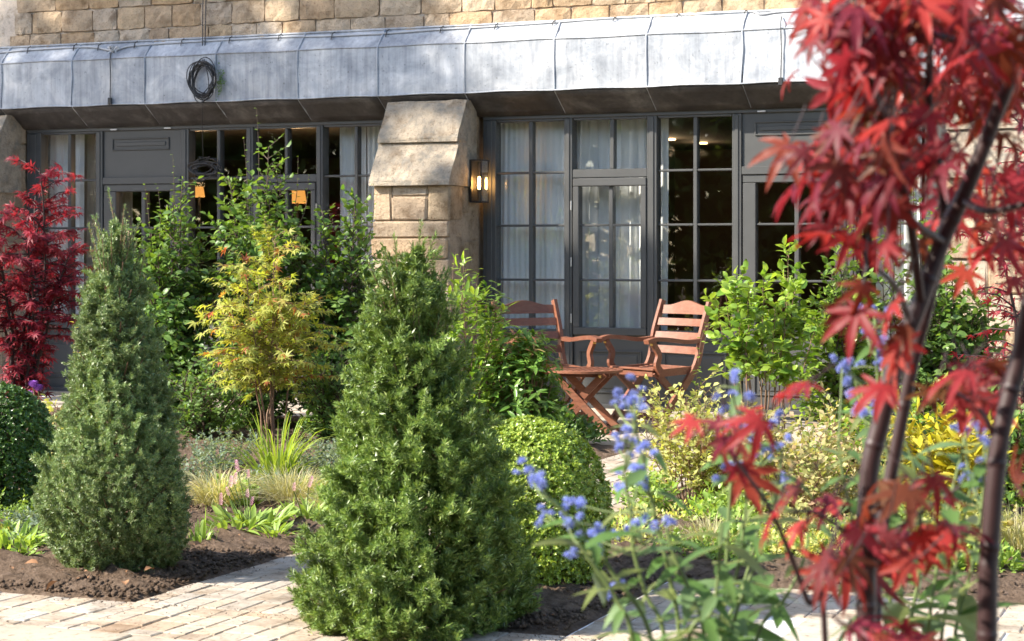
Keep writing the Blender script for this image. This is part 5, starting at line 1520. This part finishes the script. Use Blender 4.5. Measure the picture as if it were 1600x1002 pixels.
caryopteris('blue flowered stems with fresh green leaves in front of the lime green shrub',
    [[(1128, 1010), (1135, 880), (1142, 760), (1155, 670), (1156, 600)], [(1140, 1010), (1180, 880), (1212, 780), (1222, 705)],
     [(1118, 1010), (1150, 900), (1165, 800), (1165, 740)], [(1128, 1010), (1160, 920), (1190, 800), (1190, 705)], [(1180, 1010), (1230, 930), (1260, 860), (1262, 800)]],
    [(1152, 586), (1145, 616), (1167, 620), (1147, 664), (1167, 668), (1209, 661), (1187, 697), (1220, 699), (1213, 696), (1134, 732), (1165, 734), (1150, 730), (1229, 750), (1222, 756)],
    3.0, 2)
caryopteris('blue flowered stems rising behind the pair of dark maple stems',
    [[(1400, 1010), (1385, 900), (1372, 760), (1352, 660), (1335, 590)], [(1410, 1010), (1405, 850), (1385, 700), (1372, 600), (1368, 500)],
     [(1390, 1010), (1350, 880), (1320, 760), (1310, 690)], [(1420, 1010), (1440, 860), (1430, 740), (1410, 680)]],
    [(1323, 578), (1316, 574), (1372, 569), (1380, 572), (1330, 611), (1337, 642), (1350, 644), (1366, 646), (1364, 481), (1353, 520), (1360, 527), (1322, 580), (1376, 540), (1388, 486)],
    3.1, 3)
caryopteris('blue flowered stems between the pair of dark stems and the thickest one',
    [[(1450, 1010), (1462, 900), (1480, 800), (1500, 720), (1510, 680)], [(1470, 1010), (1490, 900), (1505, 820), (1517, 760)], [(1490, 1010), (1520, 880), (1535, 780), (1538, 695)]],
    [(1509, 675), (1502, 668), (1537, 688), (1545, 694), (1517, 750), (1510, 742), (1524, 757)],
    3.0, 4)

# --- the red maple close to the camera
fm_base = np.array(at_depth(1370, 1010, 2.5)); fm_base[2] = 0
fm = thing('japanese_maple', 'tall red japanese maple close by with dark ringed stems and big lobed leaves', 'maple', tuple(fm_base))
def lim(px, py, t): return np.array(at_depth(px, py, t)) - fm_base
def limb(name, ctrl, rads, ground=True, n=9):
    pts = [lim(*c) for c in ctrl]
    if ground: pts = [np.array([pts[0][0] * .95, pts[0][1] * .95, 0.])] + pts; rads = [rads[0] * 1.1] + list(rads)
    L = smooth_path(pts, 8); rr_ = np.interp(np.linspace(0, 1, len(L)), np.linspace(0, 1, len(rads)), rads)
    tubes(name, [(L, rr_)], M['bark_red'], fm, n)
    seg = np.r_[0, np.cumsum(np.linalg.norm(np.diff(L, axis=0), axis=1))]
    if rads[0] > .009:                                # rings at the old leaf nodes
        rings = []
        s = .05
        while s < seg[-1]:
            i = min(len(L) - 2, max(0, np.searchsorted(seg, s) - 1)); d = unit(L[i + 1] - L[i]); p = L[i] + d * (s - seg[i]); q = rr_[i]
            rings.append((np.array([p - d * .006, p - d * .002, p + d * .002, p + d * .006]), np.array([q * .98, q * 1.08, q * 1.08, q * .98])))
            s += rng.uniform(.075, .12)
        tubes('node_ring', rings, M['bark_red'], fm, n, kind='stuff')
    return L
LA = limb('trunk', [(1353, 1000, 2.5), (1356, 760, 2.5), (1376, 660, 2.5), (1402, 560, 2.5), (1438, 470, 2.5), (1475, 370, 2.5), (1512, 290, 2.48), (1552, 190, 2.46), (1590, 90, 2.44), (1625, -40, 2.42)], [.0135, .0132, .013, .0125, .012, .0115, .011, .010, .0085, .007])
LB = limb('trunk', [(1366, 1000, 2.56), (1378, 825, 2.57), (1402, 690, 2.57), (1428, 560, 2.56), (1452, 470, 2.54), (1474, 370, 2.53), (1472, 290, 2.52), (1454, 200, 2.5), (1452, 90, 2.48), (1462, -40, 2.46)], [.0098, .0095, .0092, .0088, .0082, .0078, .007, .006, .005, .004])
LC = limb('trunk', [(1542, 1000, 2.35), (1546, 860, 2.35), (1562, 690, 2.35), (1592, 560, 2.35), (1615, 440, 2.33), (1640, 300, 2.3), (1665, 100, 2.3), (1680, -60, 2.3)], [.0128, .0125, .012, .0115, .0105, .0095, .008, .006])
limb('branch', [(1440, 480, 2.5), (1420, 330, 2.42), (1390, 210, 2.38), (1360, 120, 2.33), (1330, 30, 2.3)], [.007, .006, .005, .004, .003], False, 7)
limb('branch', [(1476, 380, 2.5), (1400, 330, 2.4), (1320, 270, 2.33), (1250, 250, 2.28)], [.006, .005, .004, .0025], False, 7)
limb('branch', [(1500, 310, 2.5), (1540, 330, 2.4), (1600, 320, 2.35)], [.006, .005, .004], False, 7)
limb('branch', [(1430, 520, 2.52), (1400, 450, 2.4), (1370, 420, 2.35)], [.005, .004, .003], False, 7)
limb('branch', [(1290, 1010, 2.4), (1262, 940, 2.38), (1232, 860, 2.36), (1200, 790, 2.33), (1165, 740, 2.32), (1130, 690, 2.32)], [.0042, .0038, .0034, .003, .0026, .002], True, 7)
limb('branch', [(1376, 880, 2.52), (1390, 840, 2.42), (1440, 800, 2.38), (1500, 760, 2.35)], [.004, .003, .0025, .002], False, 7)
limb('branch', [(1356, 860, 2.48), (1320, 830, 2.4), (1270, 800, 2.36), (1230, 800, 2.33)], [.004, .003, .0025, .002], False, 7)
limb('branch', [(1560, 700, 2.35), (1530, 640, 2.35), (1470, 600, 2.35)], [.004, .003, .002], False, 7)
limb('branch', [(1590, 90, 2.44), (1480, 60, 2.35), (1360, 30, 2.3), (1260, 20, 2.25)], [.006, .005, .004, .003], False, 7)
ML = [make_mesh('leaf', *maple_tpl(7, dr, wd, vl, True, cp), G_FMAP, True) for dr, wd, vl, cp in ((.2, .22, .30, .05), (.4, .21, .28, .12), (.6, .22, .30, -.06), (.35, .20, .27, .2), (.8, .21, .29, .0), (.15, .23, .31, -.12))]
# (px, py, half widths, leaves, heading of the tips in the picture: right, down)
clusters = [
    (1290, 40, 70, 45, 17, -.8, .5), (1400, 30, 80, 45, 20, -.3, .7), (1510, 40, 80, 50, 22, .3, .7), (1585, 60, 40, 70, 12, .5, .6),
    (1270, 110, 55, 40, 10, -.8, .6), (1375, 120, 70, 45, 13, -.3, .9), (1480, 130, 60, 45, 12, .1, .9), (1560, 150, 50, 50, 10, .4, .8),
    (1300, 195, 70, 35, 14, -.8, .7), (1240, 250, 60, 38, 11, -1., .45), (1320, 265, 70, 40, 20, -.9, .5), (1400, 260, 55, 50, 11, -.5, .7),
    (1255, 300, 55, 22, 8, -1., .4), (1350, 340, 65, 40, 9, -.6, .7), (1440, 330, 45, 45, 5, -.2, .8), (1380, 420, 50, 45, 4, -.4, .9),
    (1540, 310, 45, 45, 8, .4, .6), (1590, 310, 35, 60, 8, .4, .6), (1540, 410, 60, 40, 5, .2, .8), (1590, 430, 30, 40, 5, .3, .8),
    (1375, 500, 45, 40, 3, -.4, .8), (1345, 470, 35, 30, 2, -.4, .9), (1380, 560, 30, 30, 2, -.3, .9),
    (1115, 665, 45, 20, 5, -.9, .2), (1160, 730, 40, 30, 4, .3, .7), (1260, 592, 25, 12, 2, -1., .2), (1350, 600, 50, 25, 2, -.8, .3),
    (1250, 800, 45, 30, 5, -.9, .4), (1285, 890, 40, 30, 5, -.7, .7), (1375, 800, 45, 30, 4, -.4, .6), (1375, 900, 50, 40, 6, .1, .8),
    (1460, 840, 60, 30, 6, .9, .1), (1400, 860, 40, 30, 3, .1, .9), (1440, 770, 50, 14, 3, .9, .2),
    (1490, 590, 60, 30, 6, -.5, .5), (1560, 590, 45, 40, 6, .3, .5), (1510, 640, 25, 25, 3, .0, 1.), (1590, 720, 20, 15, 1, .5, .5),
    (1390, 985, 60, 15, 5, .2, -.2), (1420, 990, 40, 12, 3, .9, -.4)]
r = np.random.default_rng(77)
right, fwd, upv = np.array([CA, SA, 0]), np.array([-SA, CA, 0]), np.array([0, 0, 1.])
stalks = []
for (px, py, sx_, sy, n, hx, hy) in clusters:
    for k in range(n):
        x, y = px + (48 if px < 1330 and py < 320 else 0) + sx_ * np.clip(r.normal(0, .65), -1.2, 1.2), py + sy * np.clip(r.normal(0, .65), -1.2, 1.2)
        t = r.uniform(2.18, 2.55) if (px < 1420 or py < 110 or py > 480) else r.uniform(2.56, 2.9); p = lim(x, y, t)
        d = right * (hx + r.normal(0, .5)) - upv * (hy + r.normal(0, .35)) + fwd * r.normal(-.15, .6)
        nv = upv * .9 - right * .25 - fwd * .35 + r.normal(0, .5, 3)
        F = frames(d[None], nv[None])[0]; sz = .057 * r.uniform(.62, 1.15)
        p = p - unit(d) * sz * .4
        put('leaf', ML[r.integers(len(ML))], fm, loc=tuple(p), scale=(sz,) * 3).rotation_euler = Matrix(F.tolist()).to_euler()
        dd = unit(d); stalks.append((np.array([p, p - dd * .018 + upv * .008, p - dd * .04 + upv * .022]), .0011))
# the leaves deeper in the crown, beyond the first three hundred
cp, cd, cu = [], [], []
for (px, py, sx_, sy, n) in ((1330, 40, 80, 50, 14), (1420, 50, 90, 50, 30), (1530, 60, 80, 60, 36), (1600, 160, 30, 60, 8), (1500, 150, 70, 40, 8), (1390, 150, 70, 50, 8)):
    for k in range(n):
        p = lim(px + sx_ * r.normal(0, .6), py + sy * r.normal(0, .6), r.uniform(2.5, 2.95))
        cp.append(p); cd.append(right * r.normal(-.2, .7) - upv * r.normal(.6, .35) + fwd * r.normal(0, .6)); cu.append(upv * .9 - right * .25 + r.normal(0, .5, 3))
cloud('inner_crown', maple_tpl(7, .5, .17, .24, True, .05), cp, cd, cu, .058 * r.uniform(.65, 1.1, len(cp)), G_FMAPI, fm, smooth=True)
tubes('leaf_stalk', stalks, M['bark_red'], fm, 4, kind='stuff')

# ================================================================== THE TREES BEHIND THE CAMERA
# seen in the window panes, and the one that dapples the canopy
r = np.random.default_rng(90)
P = []
for i in range(210):                                   # a belt of tree crowns across the garden
    c = np.array([r.uniform(-27, 12), r.uniform(-27, -20.5), r.uniform(.5, 6.)]); q = r.normal(0, 1, (450, 3)); q = unit(q) * (r.random((450, 1)) ** .4) * r.uniform(1.3, 2.4) * [1, 1, 1.1]
    P.append(c + q)
wd = np.concatenate(P); wd = wd[wd[:, 2] > .05]
tri = [cloud('woodland', T_OV, wd, r.normal(0, 1, wd.shape), r.normal(0, 1, wd.shape) + (0, 0, 1), .36 * r.uniform(.6, 1.2, len(wd)), G_WOOD)]
tree = thing('shade_tree', 'broad leafy tree beside the courtyard that dapples the lead canopy', 'tree', (-19.5, -8.2, 0))
o = np.array([-19.5, -8.2, 0]); P = []
for i in range(40):
    # each clump stands on the sun side of a patch of the canopy it shades
    tx_ = r.uniform(-12.2, -6.0); tz = r.uniform(1.7, 3.6); L = r.uniform(14., 18.)
    c = np.array([tx_, -.2, tz]) + np.array(S) * L; q = unit(r.normal(0, 1, (150, 3))) * (r.random((150, 1)) ** .5) * r.uniform(.35, .75)
    P.append(c + q)
for i in range(12):                                   # lower boughs shade the screens beside the chairs
    tx_ = r.uniform(-4.75, -4.15); tz = r.uniform(.35, 1.4); L = r.uniform(14., 18.)
    c = np.array([tx_, -.05, tz]) + np.array(S) * L; q = unit(r.normal(0, 1, (120, 3))) * (r.random((120, 1)) ** .5) * r.uniform(.28, .42)
    P.append(c + q)
P = np.concatenate(P) - o
cloud('crown', T_OV2, P, r.normal(0, 1, P.shape), r.normal(0, 1, P.shape) + (0, 0, 1), .16 * r.uniform(.7, 1.2, len(P)), G_WOOD, tree)
L = [(smooth_path([(0, 0, 0), (.1, .05, 4.), (.0, .1, 8.), (.3, .2, 11.2)], 8), .24)]
for i in range(14):
    e = P[r.integers(len(P))]; b = np.array([0, .1, r.uniform(6.0, 10.0)]); L.append((smooth_path([b, (b + e) / 2 + (0, 0, .25), e], 6), np.linspace(.06, .012, 12)[:11]))
L = [(a, (b if np.ndim(b) == 0 else np.linspace(.06, .012, len(a)))) for a, b in L]
tubes('trunk', L, M['bark'], tree, 8)
